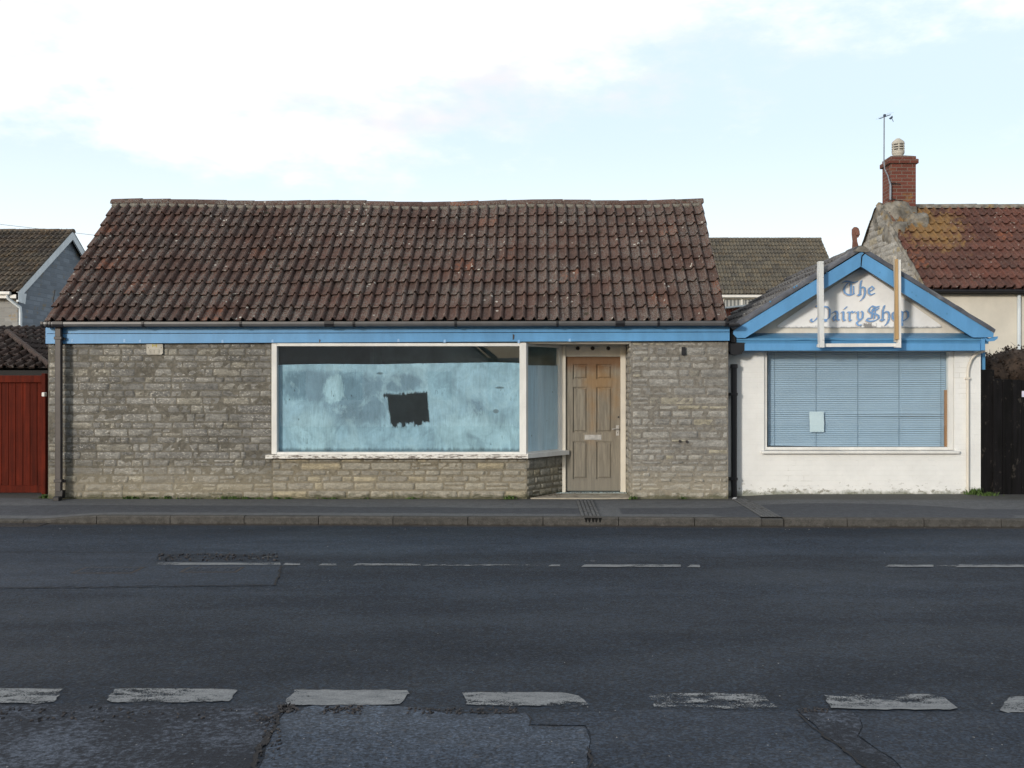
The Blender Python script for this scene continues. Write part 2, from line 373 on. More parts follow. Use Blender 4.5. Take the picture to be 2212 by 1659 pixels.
def glass_mat(name, ior, tintc, rough=0.0):
    M = Mt(name); lw = M.n('ShaderNodeLayerWeight'); lw.inputs[0].default_value = 0.5
    f0 = ((ior-1)/(ior+1))**2; fr = M.m('ADD', f0, M.m('MULTIPLY', 1-f0, M.m('POWER', lw.outputs['Facing'], 5.0)))
    tr = M.n('ShaderNodeBsdfTransparent'); tr.inputs[0].default_value = (*tintc, 1)
    gl = M.n('ShaderNodeBsdfGlossy'); gl.inputs['Roughness'].default_value = rough
    M.put(gl.inputs['Normal'], M.bump(M.noise(M.pos(), 1.3, 2), 0.02, 0.02))
    mx = M.n('ShaderNodeMixShader'); M.put(mx.inputs[0], fr)
    M.nt.links.new(tr.outputs[0], mx.inputs[1]); M.nt.links.new(gl.outputs[0], mx.inputs[2])
    M.nt.links.new(mx.outputs[0], M.out.inputs[0]); return M.mat
GLASS = glass_mat('shop_glass', 1.72, (0.95, 0.985, 0.99))

def whitewash():
    M = Mt('whitewash_smears'); p = M.pos(); s = M.sep(p); x, z = s[0], s[2]
    br = M.noise(M.sc(p, (1, 1, 0.16)), 16, 7, 0.7, 0.5)       # vertical brush marks
    fb = M.noise(M.sc(p, (1, 1, 0.10)), 55, 5, 0.75, 0.3)
    n = M.noise(p, 3.2, 6, 0.65, 0.8); n2 = M.noise(M.sc(p, (1, 1, 0.5)), 7, 6, 0.7, 0.6)
    w = M.m('ADD', M.m('MULTIPLY', M.m('SUBTRACT', n2, 0.45), 1.0), M.m('MULTIPLY', M.m('SUBTRACT', fb, 0.45), 0.8))
    def E(X0, X1, Y0, Y1): # an ellipse over a box measured on the glass
        a, b = px(X0, F), px(X1, F); c, d = pz(Y1, F), pz(Y0, F)
        return M.m('ADD', M.ell(x, z, (a+b)/2, (c+d)/2, abs(b-a)/2*1.15, abs(d-c)/2*1.15), w)
    grey = M.rng(M.m('MAXIMUM', M.m('MAXIMUM', E(612, 738, 798, 868), E(700, 845, 806, 915)), M.m('MAXIMUM', E(790, 915, 808, 848), M.m('SUBTRACT', E(1000, 1050, 850, 930), 0.25))), 0.0, 0.45)
    pale = M.rng(M.m('MAXIMUM', M.m('MAXIMUM', E(698, 740, 812, 872), E(628, 722, 888, 978)), M.m('SUBTRACT', E(930, 1120, 890, 990), 0.1)), 0.05, 0.35)
    c = M.mix(M.m('MULTIPLY', M.m('MULTIPLY', grey, M.m('SUBTRACT', 1.0, pale)), 0.9), (0.280, 0.430, 0.520), (0.150, 0.238, 0.305))  # blue of the skylight is put into the white wash's own colour
    c = M.mix(M.m('MULTIPLY', pale, 0.8), c, (0.345, 0.510, 0.585))
    c = M.scale(c, M.rng(br, 0.25, 0.75, 0.86, 1.12)); sw = M.noise(p, 1.7, 7, 0.7, 2.2); c = M.mix(M.rng(sw, 0.50, 0.62, 0, 0.45), c, (0.37, 0.53, 0.60)); c = M.mix(M.rng(sw, 0.36, 0.46, 0.40, 0), c, (0.17, 0.265, 0.33)); c = M.scale(c, M.rng(n, 0.3, 0.7, 0.80, 1.14)); c = M.scale(c, M.rng(fb, 0.3, 0.7, 0.92, 1.07))
    # thin brushed places and little scratches
    sm = M.rng(M.m('ADD', fb, M.m('MULTIPLY', M.m('SUBTRACT', n, 0.5), 1.0)), 0.64, 0.80, 1.0, 0.45)
    bx = M.m('MULTIPLY', M.m('SUBTRACT', M.noise(M.sc(p, (1, 1, 0.12)), 34, 4, 0.7), 0.5), 0.17)
    def hole(X0, X1, Y0, Y1, soft=0.02):
        a, b = px(X0, F), px(X1, F); c0, d0 = pz(Y1, F), pz(Y0, F)
        xs_ = M.m('ADD', x, M.m('MULTIPLY', M.m('SUBTRACT', z, 1.35), 0.10)); z_s = M.m('SUBTRACT', z, M.m('MULTIPLY', M.m('SUBTRACT', x, (a+b)/2), 0.06))
        dx = M.m('SUBTRACT', M.m('ABSOLUTE', M.m('SUBTRACT', xs_, (a+b)/2)), (b-a)/2)
        dz = M.m('SUBTRACT', M.m('ABSOLUTE', M.m('SUBTRACT', z_s, (c0+d0)/2)), (d0-c0)/2)
        return M.m('MAXIMUM', M.m('ADD', dx, M.m('MULTIPLY', M.m('SUBTRACT', n2, 0.5), 0.06)), M.m('ADD', dz, bx))
    hl = M.rng(M.m('MINIMUM', M.m('MINIMUM', hole(838, 924, 850, 914), hole(842, 852, 905, 924)), M.m('MINIMUM', M.m('MINIMUM', hole(889, 908, 905, 919), hole(862, 871, 905, 924)), hole(829, 845, 851, 857))), -0.014, 0.016, 0.0, 1.0)
    scr = M.rng(M.m('MAXIMUM', M.m('MAXIMUM', M.ell(x, z, px(820, F), pz(807, F), 0.055, 0.022), M.ell(x, z, px(1079, F), pz(838, F), 0.075, 0.018)), M.ell(x, z, px(1071, F), pz(889, F), 0.05, 0.035)), -0.1, 0.5, 1.0, 0.35)
    bot = M.rng(M.m('ADD', z, M.m('MULTIPLY', M.m('SUBTRACT', br, 0.5), 0.10)), pz(974, F), pz(966, F), 0.45, 1.0)
    spk = M.rng(M.voro(M.sc(p, (1, 1, 0.6)), 6.5), 0.05, 0.08, 0.5, 1.0)
    al = M.m('MULTIPLY', M.m('MULTIPLY', sm, hl), M.m('MULTIPLY', M.m('MULTIPLY', scr, spk), bot))
    return M.pr(c, 0.9, M.bump(br, 0.2, 0.003), alpha=al, spec=0.1)
WASH = whitewash()
def wash2():
    M = Mt('whitewash_side'); p = M.pos()
    br = M.noise(M.sc(p, (1, 1, 0.10)), 14, 6, 0.7, 0.4)
    c = M.scale(M.mix(M.noise(p, 2.5, 4), (0.52, 0.70, 0.82), (0.62, 0.80, 0.90)), M.rng(br, 0.25, 0.75, 0.85, 1.12))  # lighter copy of WASH: light on the splayed pane is put into its colour
    return M.pr(c, 0.9, alpha=M.rng(M.voro(M.sc(p, (1, 1, 0.6)), 7), 0.04, 0.07, 0.4, 0.97))
WASH2 = wash2()
BLIND = simple('blind_slat', (0.38, 0.50, 0.62), 0.5, 0.05, 2, 20, 0.03)
CORD = simple('blind_cord', (0.20, 0.28, 0.36), 0.8, 0.1)
LETTER = paint_mat('letter_blue', (0.185, 0.355, 0.640), (0.55, 0.6, 0.65), 0.6, 0.6, lo=0.58)
LSHADE = paint_mat('letter_shadow', (0.56, 0.49, 0.43), (0.68, 0.64, 0.6), 0.3, 0.6, lo=0.6)
def sign_mat():
    M = Mt('sign_board'); p = M.pos(); s = M.sep(p)
    n = M.noise(p, 4, 5, 0.6); n2 = M.noise(p, 16, 7, 0.75)
    c = M.scale(col_socket(M, (0.80, 0.80, 0.79)), M.rng(n, 0.3, 0.7, 0.94, 1.04))
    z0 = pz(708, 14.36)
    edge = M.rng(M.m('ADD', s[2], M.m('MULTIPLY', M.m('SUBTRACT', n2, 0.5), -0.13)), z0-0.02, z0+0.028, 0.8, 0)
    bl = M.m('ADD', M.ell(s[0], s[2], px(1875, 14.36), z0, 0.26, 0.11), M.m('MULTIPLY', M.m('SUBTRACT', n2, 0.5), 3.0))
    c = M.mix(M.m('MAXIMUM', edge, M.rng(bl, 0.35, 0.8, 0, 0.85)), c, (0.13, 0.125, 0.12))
    return M.pr(c, 0.55, M.bump(n2, 0.15, 0.003))
SIGN = sign_mat()

# ---- ground surfaces
def asphalt(name, a, b, chip, chip_amt, bumpy=0.6, lanes=False, spec=0.35):
    M = Mt(name); p = M.pos(); s = M.sep(p); yk = M.m('ADD', s[1], M.m('MULTIPLY', s[0], 0.029))
    n0 = M.noise(M.sc(p, (0.35, 1, 1)), 1.3, 5, 0.6); n1 = M.noise(p, 9, 6, 0.65); n2 = M.noise(p, 52, 4, 0.75)
    c = M.mix(M.rng(n0, 0.3, 0.7), a, b)
    c = M.scale(c, M.rng(n1, 0.3, 0.7, 0.80, 1.2)); c = M.scale(c, M.rng(n2, 0.3, 0.7, 0.35, 1.9))
    v = M.voro(p, 90, 'Distance')
    cell = M.sep(M.voro(p, 62, 'Color'))[0]; c = M.scale(c, M.rng(cell, 0, 1, 0.55, 1.45, False))
    cell2 = M.sep(M.voro(p, 62, 'Color'))[1]; c = M.mix(M.rng(cell2, 0.90, 0.97, 0, 0.35), c, chip)
    c = M.mix(M.m('MULTIPLY', M.m('MULTIPLY', M.rng(v, 0.10, 0.2, 1, 0), M.rng(M.noise(p, 35, 2), 0.55, 0.65)), chip_amt), c, chip)
    sp = M.m('MULTIPLY', M.rng(M.voro(p, 10), 0.035, 0.06, 1, 0), M.rng(M.noise(p, 6, 2), 0.5, 0.6))
    c = M.mix(M.m('MULTIPLY', sp, 0.5), c, (0.38, 0.38, 0.36))
    r = M.rng(n0, 0.3, 0.7, 0.82, 0.68)
    if lanes:
        yy = M.m('ADD', yk, M.m('MULTIPLY', M.m('SUBTRACT', n0, 0.5), 0.5))
        pol = M.m('MULTIPLY', M.rng(yy, 9.9, 10.3), M.rng(yy, 11.0, 11.4, 1, 0))
        pol2 = M.m('MULTIPLY', M.rng(yy, 7.8, 8.2), M.rng(yy, 8.6, 9.0, 1, 0))
        f = M.m('MAXIMUM', pol, M.m('MULTIPLY', pol2, 0.4))
        c = M.mix(M.m('MULTIPLY', f, 0.85), c, M.scale(c, 1.55))
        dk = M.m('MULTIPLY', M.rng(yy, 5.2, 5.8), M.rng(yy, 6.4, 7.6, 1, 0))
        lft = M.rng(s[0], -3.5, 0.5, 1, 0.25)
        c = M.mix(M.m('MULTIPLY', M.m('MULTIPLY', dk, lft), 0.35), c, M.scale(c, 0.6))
        edge = M.rng(M.m('ADD', yk, M.m('MULTIPLY', M.m('SUBTRACT', n1, 0.5), 0.3)), 11.9, 12.06)
        c = M.mix(M.m('MULTIPLY', edge, 0.7), c, (0.055, 0.045, 0.035))
    h = M.m('ADD', M.m('MULTIPLY', n2, 1.0), M.m('MULTIPLY', n1, 0.5))
    return M.pr(c, r, M.bump(h, bumpy, 0.012), spec=spec)
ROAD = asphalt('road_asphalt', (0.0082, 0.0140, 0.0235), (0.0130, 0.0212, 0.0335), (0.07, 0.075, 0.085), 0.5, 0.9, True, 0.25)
PATCH = asphalt('patch_smooth', (0.027, 0.038, 0.056), (0.036, 0.049, 0.069), (0.10, 0.105, 0.115), 0.25, 0.35, False, 0.25)
PATCH_D = asphalt('patch_dark', (0.0135, 0.0210, 0.0335), (0.0185, 0.0275, 0.0420), (0.08, 0.085, 0.095), 0.3, 0.35, False, 0.25)
TRENCH = asphalt('patch_trench', (0.0125, 0.0205, 0.0335), (0.0160, 0.0255, 0.0405), (0.07, 0.075, 0.085), 0.2, 0.4, False, 0.25)
TAR = simple('tar_crack', (0.012, 0.012, 0.014), 0.9, 0.3, 20, 80, 0.8)
def ravel():
    M = Mt('ravelled_asphalt'); p = M.pos()
    n1 = M.noise(M.sc(p, (0.9, 1, 1)), 34, 7, 0.75); n0 = M.noise(p, 1.8, 4); n2 = M.noise(p, 70, 3, 0.7)
    f = M.rng(M.m('ADD', n1, M.m('MULTIPLY', M.m('SUBTRACT', n0, 0.5), 0.45)), 0.44, 0.66)
    c = M.mix(f, (0.015, 0.020, 0.030), (0.085, 0.105, 0.140))
    c = M.scale(c, M.rng(n2, 0.3, 0.7, 0.55, 1.4))
    return M.pr(c, 0.85, M.bump(M.m('ADD', n1, M.m('MULTIPLY', n2, 0.6)), 0.9, 0.02), spec=0.3)
RAVEL = ravel()
def pave():
    M = Mt('pavement_asphalt'); p = M.pos(); s = M.sep(p); yk = M.m('ADD', s[1], M.m('MULTIPLY', s[0], 0.029))
    n1 = M.noise(p, 9, 6, 0.65); n2 = M.noise(p, 80, 3, 0.7); n0 = M.noise(M.sc(p, (0.5, 1, 1)), 1.2, 4)
    c = M.mix(M.rng(n0, 0.3, 0.7), (0.092, 0.097, 0.104), (0.112, 0.117, 0.122))
    yy = M.m('ADD', yk, M.m('MULTIPLY', M.m('SUBTRACT', n0, 0.5), 0.25))
    arch = M.m('MULTIPLY', M.ell(s[0], yk, 4.0, 12.6, 1.9, 1.0), 1.0)
    inn = M.m('MULTIPLY', M.rng(yy, 12.42, 12.47), M.rng(M.m('SUBTRACT', yy, M.m('MULTIPLY', M.rng(s[0], -3.5, -1.5), -0.1)), 13.12, 13.19, 1, 0))
    gap = M.rng(s[0], 1.0, 1.05, 0, 1); gap = M.m('MAXIMUM', M.rng(s[0], 0.6, 0.65, 1, 0), gap)
    inn = M.m('MULTIPLY', inn, gap)
    inn = M.m('MAXIMUM', inn, M.rng(arch, 0.0, 0.03))
    c = M.mix(M.m('MULTIPLY', inn, 0.85), c, (0.050, 0.055, 0.066))
    c = M.scale(c, M.rng(n1, 0.3, 0.7, 0.84, 1.16)); c = M.scale(c, M.rng(n2, 0.3, 0.7, 0.68, 1.3))
    grime = M.rng(M.m('ADD', yk, M.m('MULTIPLY', M.m('SUBTRACT', n1, 0.5), 0.35)), 13.8, 14.05)
    c = M.mix(M.m('MULTIPLY', grime, 0.6), c, (0.050, 0.047, 0.036))
    sp = M.rng(M.voro(p, 9), 0.035, 0.06, 1, 0)
    c = M.mix(M.m('MULTIPLY', sp, 0.5), c, (0.4, 0.4, 0.38))
    return M.pr(c, 0.88, M.bump(M.m('ADD', n2, n1), 0.4, 0.008), spec=0.3)
PAVE = pave()
def kerb_m():
    M = Mt('kerb_concrete'); p = M.pos(); t = M.tint(); s = M.sep(p)
    n1 = M.noise(p, 12, 7, 0.7); n2 = M.noise(p, 90, 2, 0.7)
    c = M.mix(M.rng(t, 0, 1, 0, 1, False), (0.060, 0.058, 0.054), (0.074, 0.071, 0.066))
    c = M.scale(c, M.rng(n1, 0.3, 0.7, 0.75, 1.25)); c = M.scale(c, M.rng(n2, 0.3, 0.7, 0.8, 1.2))
    c = M.mix(M.rng(M.m('ADD', s[2], M.m('MULTIPLY', M.m('SUBTRACT', n1, 0.5), 0.06)), -0.105, -0.075, 0.75, 0), c, (0.03, 0.025, 0.02))
    return M.pr(c, 0.9, M.bump(M.m('ADD', n1, n2), 0.5, 0.006), spec=0.25)
KERB = kerb_m()
def marking(name, worn, seed):
    M = Mt(name); p = M.vadd(M.pos(), (seed, 0, 0))
    n1 = M.noise(M.sc(p, (0.7, 1.6, 1)), 9, 8, 0.75); n2 = M.noise(p, 110, 3, 0.7); n3 = M.noise(M.sc(p, (0.6, 1, 1)), 2.2, 3)
    v = M.m('ADD', M.m('ADD', M.m('MULTIPLY', n1, 0.6), M.m('MULTIPLY', n2, 0.45)), M.m('MULTIPLY', n3, 0.55))
    a = M.rng(v, worn-0.03, worn+0.03)
    c = M.scale(M.mix(M.rng(n1, 0.35, 0.7), (0.120, 0.132, 0.142), (0.205, 0.218, 0.226)), M.rng(n2, 0.3, 0.7, 0.75, 1.2))
    return M.pr(c, 0.75, M.bump(n2, 0.3, 0.004), alpha=a, spec=0.3)
MARK = [marking('line_sound', 0.735, 0), marking('line_worn', 0.785, 5), marking('line_very_worn', 0.82, 11)]
GROUND = simple('earth', (0.07, 0.065, 0.05), 0.95, 0.3, 1.0, 20, 0.6)
LEAFM = simple('weed_green', (0.060, 0.105, 0.022), 0.7, 0.4, 30, 60, 0.1)
DRYLEAF = simple('litter_brown', (0.085, 0.050, 0.030), 0.9, 0.4, 30, 60, 0.1)
TWIG = simple('ivy_brown', (0.040, 0.024, 0.017), 0.85, 0.45, 12, 60, 0.1)
TWIG2 = simple('ivy_leaf', (0.034, 0.022, 0.015), 0.8, 0.45, 12, 60, 0.1)

# ------------------------------------------------------------------ generators
def stones(mb, o, u, n, L, H, ch=(0.06, 0.11), sl=(0.12, 0.42), joint=0.012, proud=(0.004, 0.014), rnd=R, z0=0.0, quoin=None, rough=0.35, blocked=None):
    """coursed rubble over a rectangle; o bottom-left corner, u along, n outward."""
    o = Vector(o); u = Vector(u).normalized(); n = Vector(n).normalized(); w = Vector((0, 0, 1))
    z = z0; row = 0
    while z < H-0.02:
        h = rnd.uniform(*ch)
        if H-(z+h) < ch[0]*0.6: h = H-z
        x = -rnd.uniform(0, 0.1) if quoin is None else 0.0
        first = True
        while x < L-0.005:
            l = rnd.uniform(*sl)*(0.8+0.5*(h > (ch[0]+ch[1])/2))
            if rnd.random() < 0.15: l *= 0.45
            if first and quoin is not None: l = quoin[row % 2]
            if L-(x+l) < sl[0]*0.6: l = L-x
            x0, x1 = max(x, 0), min(x+l, L)
            first = False
            subs = [(z, z+h)]
            if h > ch[1]*0.82 and l < sl[1]*0.75 and rnd.random() < rough: 
                c = z+h*rnd.uniform(0.42, 0.6); subs = [(z, c), (c, z+h)]
            for (a, b) in subs:
                if x1-x0 > 0.03 and not (blocked and blocked((x0+x1)/2, (a+b)/2)): one_stone(mb, o, u, w, n, x0, x1, a, b, joint, rnd.uniform(*proud), rnd)
            x += l
        z += h; row += 1
def one_stone(mb, o, u, w, n, x0, x1, z0, z1, j, pr, rnd):
    nu = max(3, int((x1-x0)/0.045)+2); nv = 4 if z1-z0 > 0.06 else 3
    us = [0, 0.010/(x1-x0)]+[i/(nu-1) for i in range(1, nu-1)]+[1-0.010/(x1-x0), 1]
    us = sorted(set(us)); vs_ = [0, 0.16]+([0.5] if nv == 4 else [])+[0.84, 1]
    seed = rnd.uniform(0, 1000); tint = rnd.random(); V = []
    jj = [j*rnd.uniform(0.3, 0.8) for _ in range(4)]
    ax0, ax1, az0, az1 = x0+jj[0], x1-jj[1], z0+jj[2], z1-jj[3]
    sk0, sk1 = rnd.uniform(-.006, .006), rnd.uniform(-.006, .006)
    for iv, b in enumerate(vs_):
        for iu, a in enumerate(us):
            X = ax0+(ax1-ax0)*a; Z = az0+(az1-az0)*b
            q = Vector((X*14+seed, Z*14, seed*0.37))
            e = mnoise.noise(q)*0.005; e2 = mnoise.noise(q+Vector((7, 3, 1)))*0.004
            X += e+(sk0 if a < .5 else sk1)*(b-.5)*2; Z += e2
            edge = iu in (0, len(us)-1) or iv in (0, len(vs_)-1)
            corner = iu in (0, len(us)-1) and iv in (0, len(vs_)-1)
            if corner: X += (0.006 if iu == 0 else -0.006); Z += (0.004 if iv == 0 else -0.004)
            dpt = -0.003 if edge else pr+mnoise.noise(q*0.8)*0.009+mnoise.noise(q*2.5)*0.004
            V.append(o+u*X+w*Z+n*dpt)
    k = len(us)
    mb.add(V, [(i*k+c, i*k+c+1, (i+1)*k+c+1, (i+1)*k+c) for i in range(len(vs_)-1) for c in range(k-1)], 0, tint, True)

PROF = [(0, -0.012), (0.04, -0.010), (0.09, -0.003), (0.30, -0.006), (0.52, -0.003), (0.60, 0.006), (0.67, 0.034), (0.78, 0.050), (0.89, 0.038), (0.95, 0.012), (0.99, -0.014), (1.0, -0.016)]
PROF_S = [(0, 0), (0.5, -0.004), (0.62, 0.02), (0.78, 0.036), (0.92, 0.02), (1.0, 0)]
def tiled(mb, o, u, v, L, S, rows, roll, amp=1.0, th=0.036, jit=1.0, prof=PROF, rnd=R, sag=None, clip=None, double=True):
    """double-roman tiled slope: o = eave start, u along eave, v up the slope."""
    o = Vector(o); u = Vector(u).normalized(); v = Vector(v).normalized(); n = u.cross(v).normalized()
    if n.z < 0: n = -n
    nu = round(L/roll); rw = L/nu; g = S/rows
    for r in range(rows):
        dd = None
        for k in range(nu):
            if not double or k % 2 == 0 or dd is None:
                dd = (rnd.random(), rnd.gauss(0, 0.005)*jit, rnd.gauss(0, 0.003)*jit, rnd.gauss(0, 0.0025)*jit, rnd.gauss(0, 0.004)*jit)
            tn, dv, dn, du, tw = dd
            if clip and not clip((k+0.5)*rw, (r+0.5)*g): continue
            cols = []
            for (a, hh) in prof:
                x = (k+a)*rw+du; s0 = r*g-0.03+dv; s1 = (r+1)*g+0.004
                sg = sag(x, 0) if sag else 0
                kk = (k % 2)+a
                lift = th+dn+tw*(kk-1)
                hh *= amp
                B = o+u*x+v*s0+n*(hh+lift+0.002); T = o+u*x+v*s1+n*(hh+0.0)
                if sag:
                    B.z += sag(x, r/rows); T.z += sag(x, (r+1)/rows)
                lip = B-n*(0.036)+v*0.018
                cols.append((lip, B, T))
            V = [q for c in cols for q in c]; m = len(prof)
            fs = []
            for i in range(m-1):
                fs.append((3*i+1, 3*i+4, 3*i+5, 3*i+2)); fs.append((3*i, 3*i+3, 3*i+4, 3*i+1))
            mb.add(V, fs, 0, tn, False)
            mb.add([cols[-1][1], cols[-1][2], cols[-1][2]-n*0.02, cols[-1][0]], [(0, 1, 2, 3)], 0, tn)
            mb.add([cols[0][1], cols[0][2], cols[0][2]-n*0.02, cols[0][0]], [(0, 1, 2, 3)], 0, tn)
def ridge(mb, a, b, r=0.11, seg=0.45, rnd=R, sag=None, m=0):
    a = Vector(a); b = Vector(b); L = (b-a).length; d = (b-a)/L; n = round(L/seg); side = d.cross(Vector((0, 0, 1))).normalized()
    for i in range(n):
        s0, s1 = L*i/n-0.012, L*(i+1)/n+0.012
        t = rnd.random(); dz = rnd.gauss(0, 0.003); V = []
        for j, s in enumerate((s0, s1)):
            c = a+d*s+Vector((0, 0, dz+(0.005 if j == 1 else 0)+(sag(s, 1) if sag else 0)))
            for k in range(9):
                an = math.pi*k/8; rr = r*(1.0 if j == 0 else 1.03)
                V.append(c+side*math.cos(an)*rr+Vector((0, 0, math.sin(an)*rr*0.75)))
        mb.add(V, [(k, k+1, 10+k, 9+k) for k in range(8)]+[tuple(range(9)), tuple(range(17, 8, -1))], m, t*0.8)
def tuft(mb, c, n, h, spread, rnd=R, wide=0.006, m=0):
    for _ in range(n):
        a = rnd.uniform(0, 6.28); r = spread*abs(rnd.gauss(0, 0.5)); x = c[0]+math.cos(a)*r*1.6; y = c[1]+math.sin(a)*r*0.6
        hh = h*rnd.uniform(0.4, 1.1); lx, ly = rnd.gauss(0, 0.4)*hh, rnd.gauss(0, 0.4)*hh; w = wide*rnd.uniform(0.6, 1.6)
        b = rnd.uniform(0, 3.14); wx, wy = math.cos(b)*w, math.sin(b)*w
        mb.add([(x-wx, y-wy, c[2]), (x+wx, y+wy, c[2]), (x+lx*.5+wx, y+ly*.5+wy, c[2]+hh*.7), (x+lx*.5-wx, y+ly*.5-wy, c[2]+hh*.7), (x+lx, y+ly, c[2]+hh)], [(0, 1, 2, 3), (3, 2, 4)], m, rnd.random())
def jag(pts, amp, step, rnd=R, z=None):
    out = []
    for i in range(len(pts)):
        a = Vector(pts[i]); b = Vector(pts[(i+1) % len(pts)]); L = (b-a).length; k = max(1, int(L/step))
        for j in range(k):
            q = a.lerp(b, j/k)
            out.append(q+Vector((rnd.gauss(0, amp), rnd.gauss(0, amp), 0)))
    return out

# ================================================================== SKY, SUN, CAMERA
world = bpy.data.worlds.new("World"); sc.world = world; world.use_nodes = True
SUN_EL, SUN_AZ = math.radians(12), math.radians(36)     # azimuth left of straight behind the camera
sunv = Vector((-math.sin(SUN_AZ)*math.cos(SUN_EL), -math.cos(SUN_AZ)*math.cos(SUN_EL), math.sin(SUN_EL)))
W = Mt('w', world)
sky = W.n('ShaderNodeTexSky'); sky.sky_type = 'NISHITA'; sky.sun_disc = False
sky.sun_elevation = SUN_EL; sky.sun_rotation = math.atan2(sunv.x, sunv.y); sky.air_density = 1.0; sky.dust_density = 1.5; sky.ozone_density = 1.2
vec = W.n('ShaderNodeTexCoord').outputs['Generated']; vs_ = W.sep(vec)
el = vs_[2]
nA = W.noise(W.sc(vec, (1.0, 1.0, 2.6)), 3.6, 7, 0.58); nB = W.noise(W.sc(vec, (1.0, 1.0, 2.2)), 11, 6, 0.6)
edge = W.m('SUBTRACT', el, W.m('ADD', 0.258, W.m('MULTIPLY', vs_[0], 0.15)))
dens = W.m('ADD', W.m('MULTIPLY', edge, 3.6), W.m('ADD', W.m('MULTIPLY', W.m('SUBTRACT', nA, 0.5), 1.15), W.m('MULTIPLY', W.m('SUBTRACT', nB, 0.5), 1.0)))
cm = W.m('MULTIPLY', W.rng(dens, -0.12, 0.42), W.rng(vs_[1], -0.2, 0.4, 0.45, 1.0))
inner = W.rng(W.m('ADD', W.m('MULTIPLY', W.noise(W.sc(vec, (1, 1, 2.4)), 2.6, 5, 0.6), 1.0), W.m('MULTIPLY', edge, -0.2)), 0.44, 0.62)
cloudc = W.mix(inner, (10.3, 10.3, 10.3), (7.9, 7.75, 8.0))
north = W.m('MULTIPLY', W.rng(vs_[1], -0.1, 0.5), W.rng(el, 0.38, 0.75, 1, 0))
skyc = W.mix(W.m('ADD', 0.10, W.m('MULTIPLY', north, 0.65)), sky.outputs[0], (7.7, 9.2, 10.5))
hz = W.rng(el, 0.02, 0.26, 0.9, 0.0)
skyc = W.mix(W.m('MULTIPLY', hz, W.m('ADD', 0.3, W.m('MULTIPLY', north, 0.7))), skyc, (9.9, 10.5, 10.7))
upper = W.rng(el, -0.02, 0.0)
final = W.mix(cm, skyc, cloudc)
final = W.mix(upper, (1.2, 1.2, 1.2), final)
bg = W.n('ShaderNodeBackground'); W.put(bg.inputs[0], final); bg.inputs[1].default_value = 0.11
W.nt.links.new(bg.outputs[0], W.out.inputs[0])
sl = bpy.data.lights.new('sun', 'SUN'); sl.energy = 2.1; sl.angle = math.radians(5.5); sl.color = (1.0, 0.955, 0.89)
so = bpy.data.objects.new('sun', sl); COL.objects.link(so)
so.rotation_euler = (-sunv).to_track_quat('-Z', 'Y').to_euler(); so.location = (-20, -30, 20)
cam = bpy.data.cameras.new('camera'); cam.sensor_width = 36; cam.lens = 36*FP/2212; cam.shift_x = -60/2212; cam.shift_y = 0.0
cam.clip_end = 2000; cam.clip_start = 0.05
co = bpy.data.objects.new('camera', cam); COL.objects.link(co); co.location = (0, 0, CZ); co.rotation_euler = (math.pi/2, 0, 0)
sc.camera = co
vs = sc.view_settings; vs.view_transform = 'Standard'; vs.look = 'None'; vs.gamma = 1; vs.exposure = 0.15; vs.use_curve_mapping = False

# ================================================================== GROUND
mb = MB(); mb.box(-250, 250, -250, 250, -0.6, -0.16); struct(mb.build('ground', GROUND))
ky = lambda x: 12.09-0.029*x
mb = MB()
xs = [-60, -20, -8, 8, 20, 60]
for i in range(5):
    a, b = xs[i], xs[i+1]
    mb.quad((a, -30, -0.10), (b, -30, -0.10), (b, ky(b)+0.06, -0.10), (a, ky(a)+0.06, -0.10))
struct(mb.build('road', ROAD))
def sstep(a, b, x):
    t = max(0, min(1, (x-a)/(b-a))); return t*t*(3-2*t)
def kz(x): return -0.055*(1-sstep(-6.35, -5.42, x))
def pavz(x, y):
    d = y-ky(x)-0.12
    z = kz(x)*(1-sstep(0.0, 1.1, d))
    z += 0.030*sstep(2.8, 3.6, x)*sstep(0.9, 2.2, d)
    return z+0.004*mnoise.noise(Vector((x*0.8, y*1.5, 0)))
mb = MB(); nx, ny = 240, 12
V = []
for j in range(ny+1):
    for i in range(nx+1):
        x = -24+48*i/nx; d = 0.12+5.0*(j/ny)**1.5
        V.append((x, ky(x)+d, pavz(x, ky(x)+d)-0.002))
mb.add(V, [(j*(nx+1)+i, j*(nx+1)+i+1, (j+1)*(nx+1)+i+1, (j+1)*(nx+1)+i) for j in range(ny) for i in range(nx)], 0, 0.5, True)
struct(mb.build('pavement', PAVE))
mb = MB()
for k in range(-14, 16):
    a = -4.539+0.9156*k; b = a+0.9156
    if a > 2.2 and a < 2.6: segs = [(a, 2.68), (2.955, b)]
    else: segs = [(a, b)]
    if a < 2.68 < b: segs = [(a, 2.68), (2.95, b)] if b > 2.96 else [(a, 2.68)]
    elif a < 2.95 < b: segs = [(2.95, b)]
    for (p0, p1) in segs:
        g = 0.0045; t = R.random(); dz = R.gauss(0, 0.0015); dy = R.gauss(0, 0.002)
        n = 6; V = []
        for i in range(n+1):
            x = p0+g+(p1-p0-2*g)*i/n; y = ky(x)+dy; zt = kz(x)+dz
            ch = 0.012+(0.004*mnoise.noise(Vector((x*9, 0, 0)))+0.003)
            V += [(x, y, -0.2), (x, y+0.003, zt-ch), (x, y+ch*1.1, zt), (x, y+0.125, zt)]
        mb.add(V, [(4*i+q, 4*i+4+q, 4*i+5+q, 4*i+1+q) for i in range(n) for q in range(3)]+[(0, 1, 2, 3), (4*n+3, 4*n+2, 4*n+1, 4*n)], 0, t)
mb.box(-24, 24, 12.9, 12.95, -0.3, -0.2)
mb.box(2.681, 2.949, ky(2.8)+0.012, ky(2.8)+0.125, -0.15, -0.012, 0, 0.0, 0.01)
struct(mb.build('kerb', KERB))
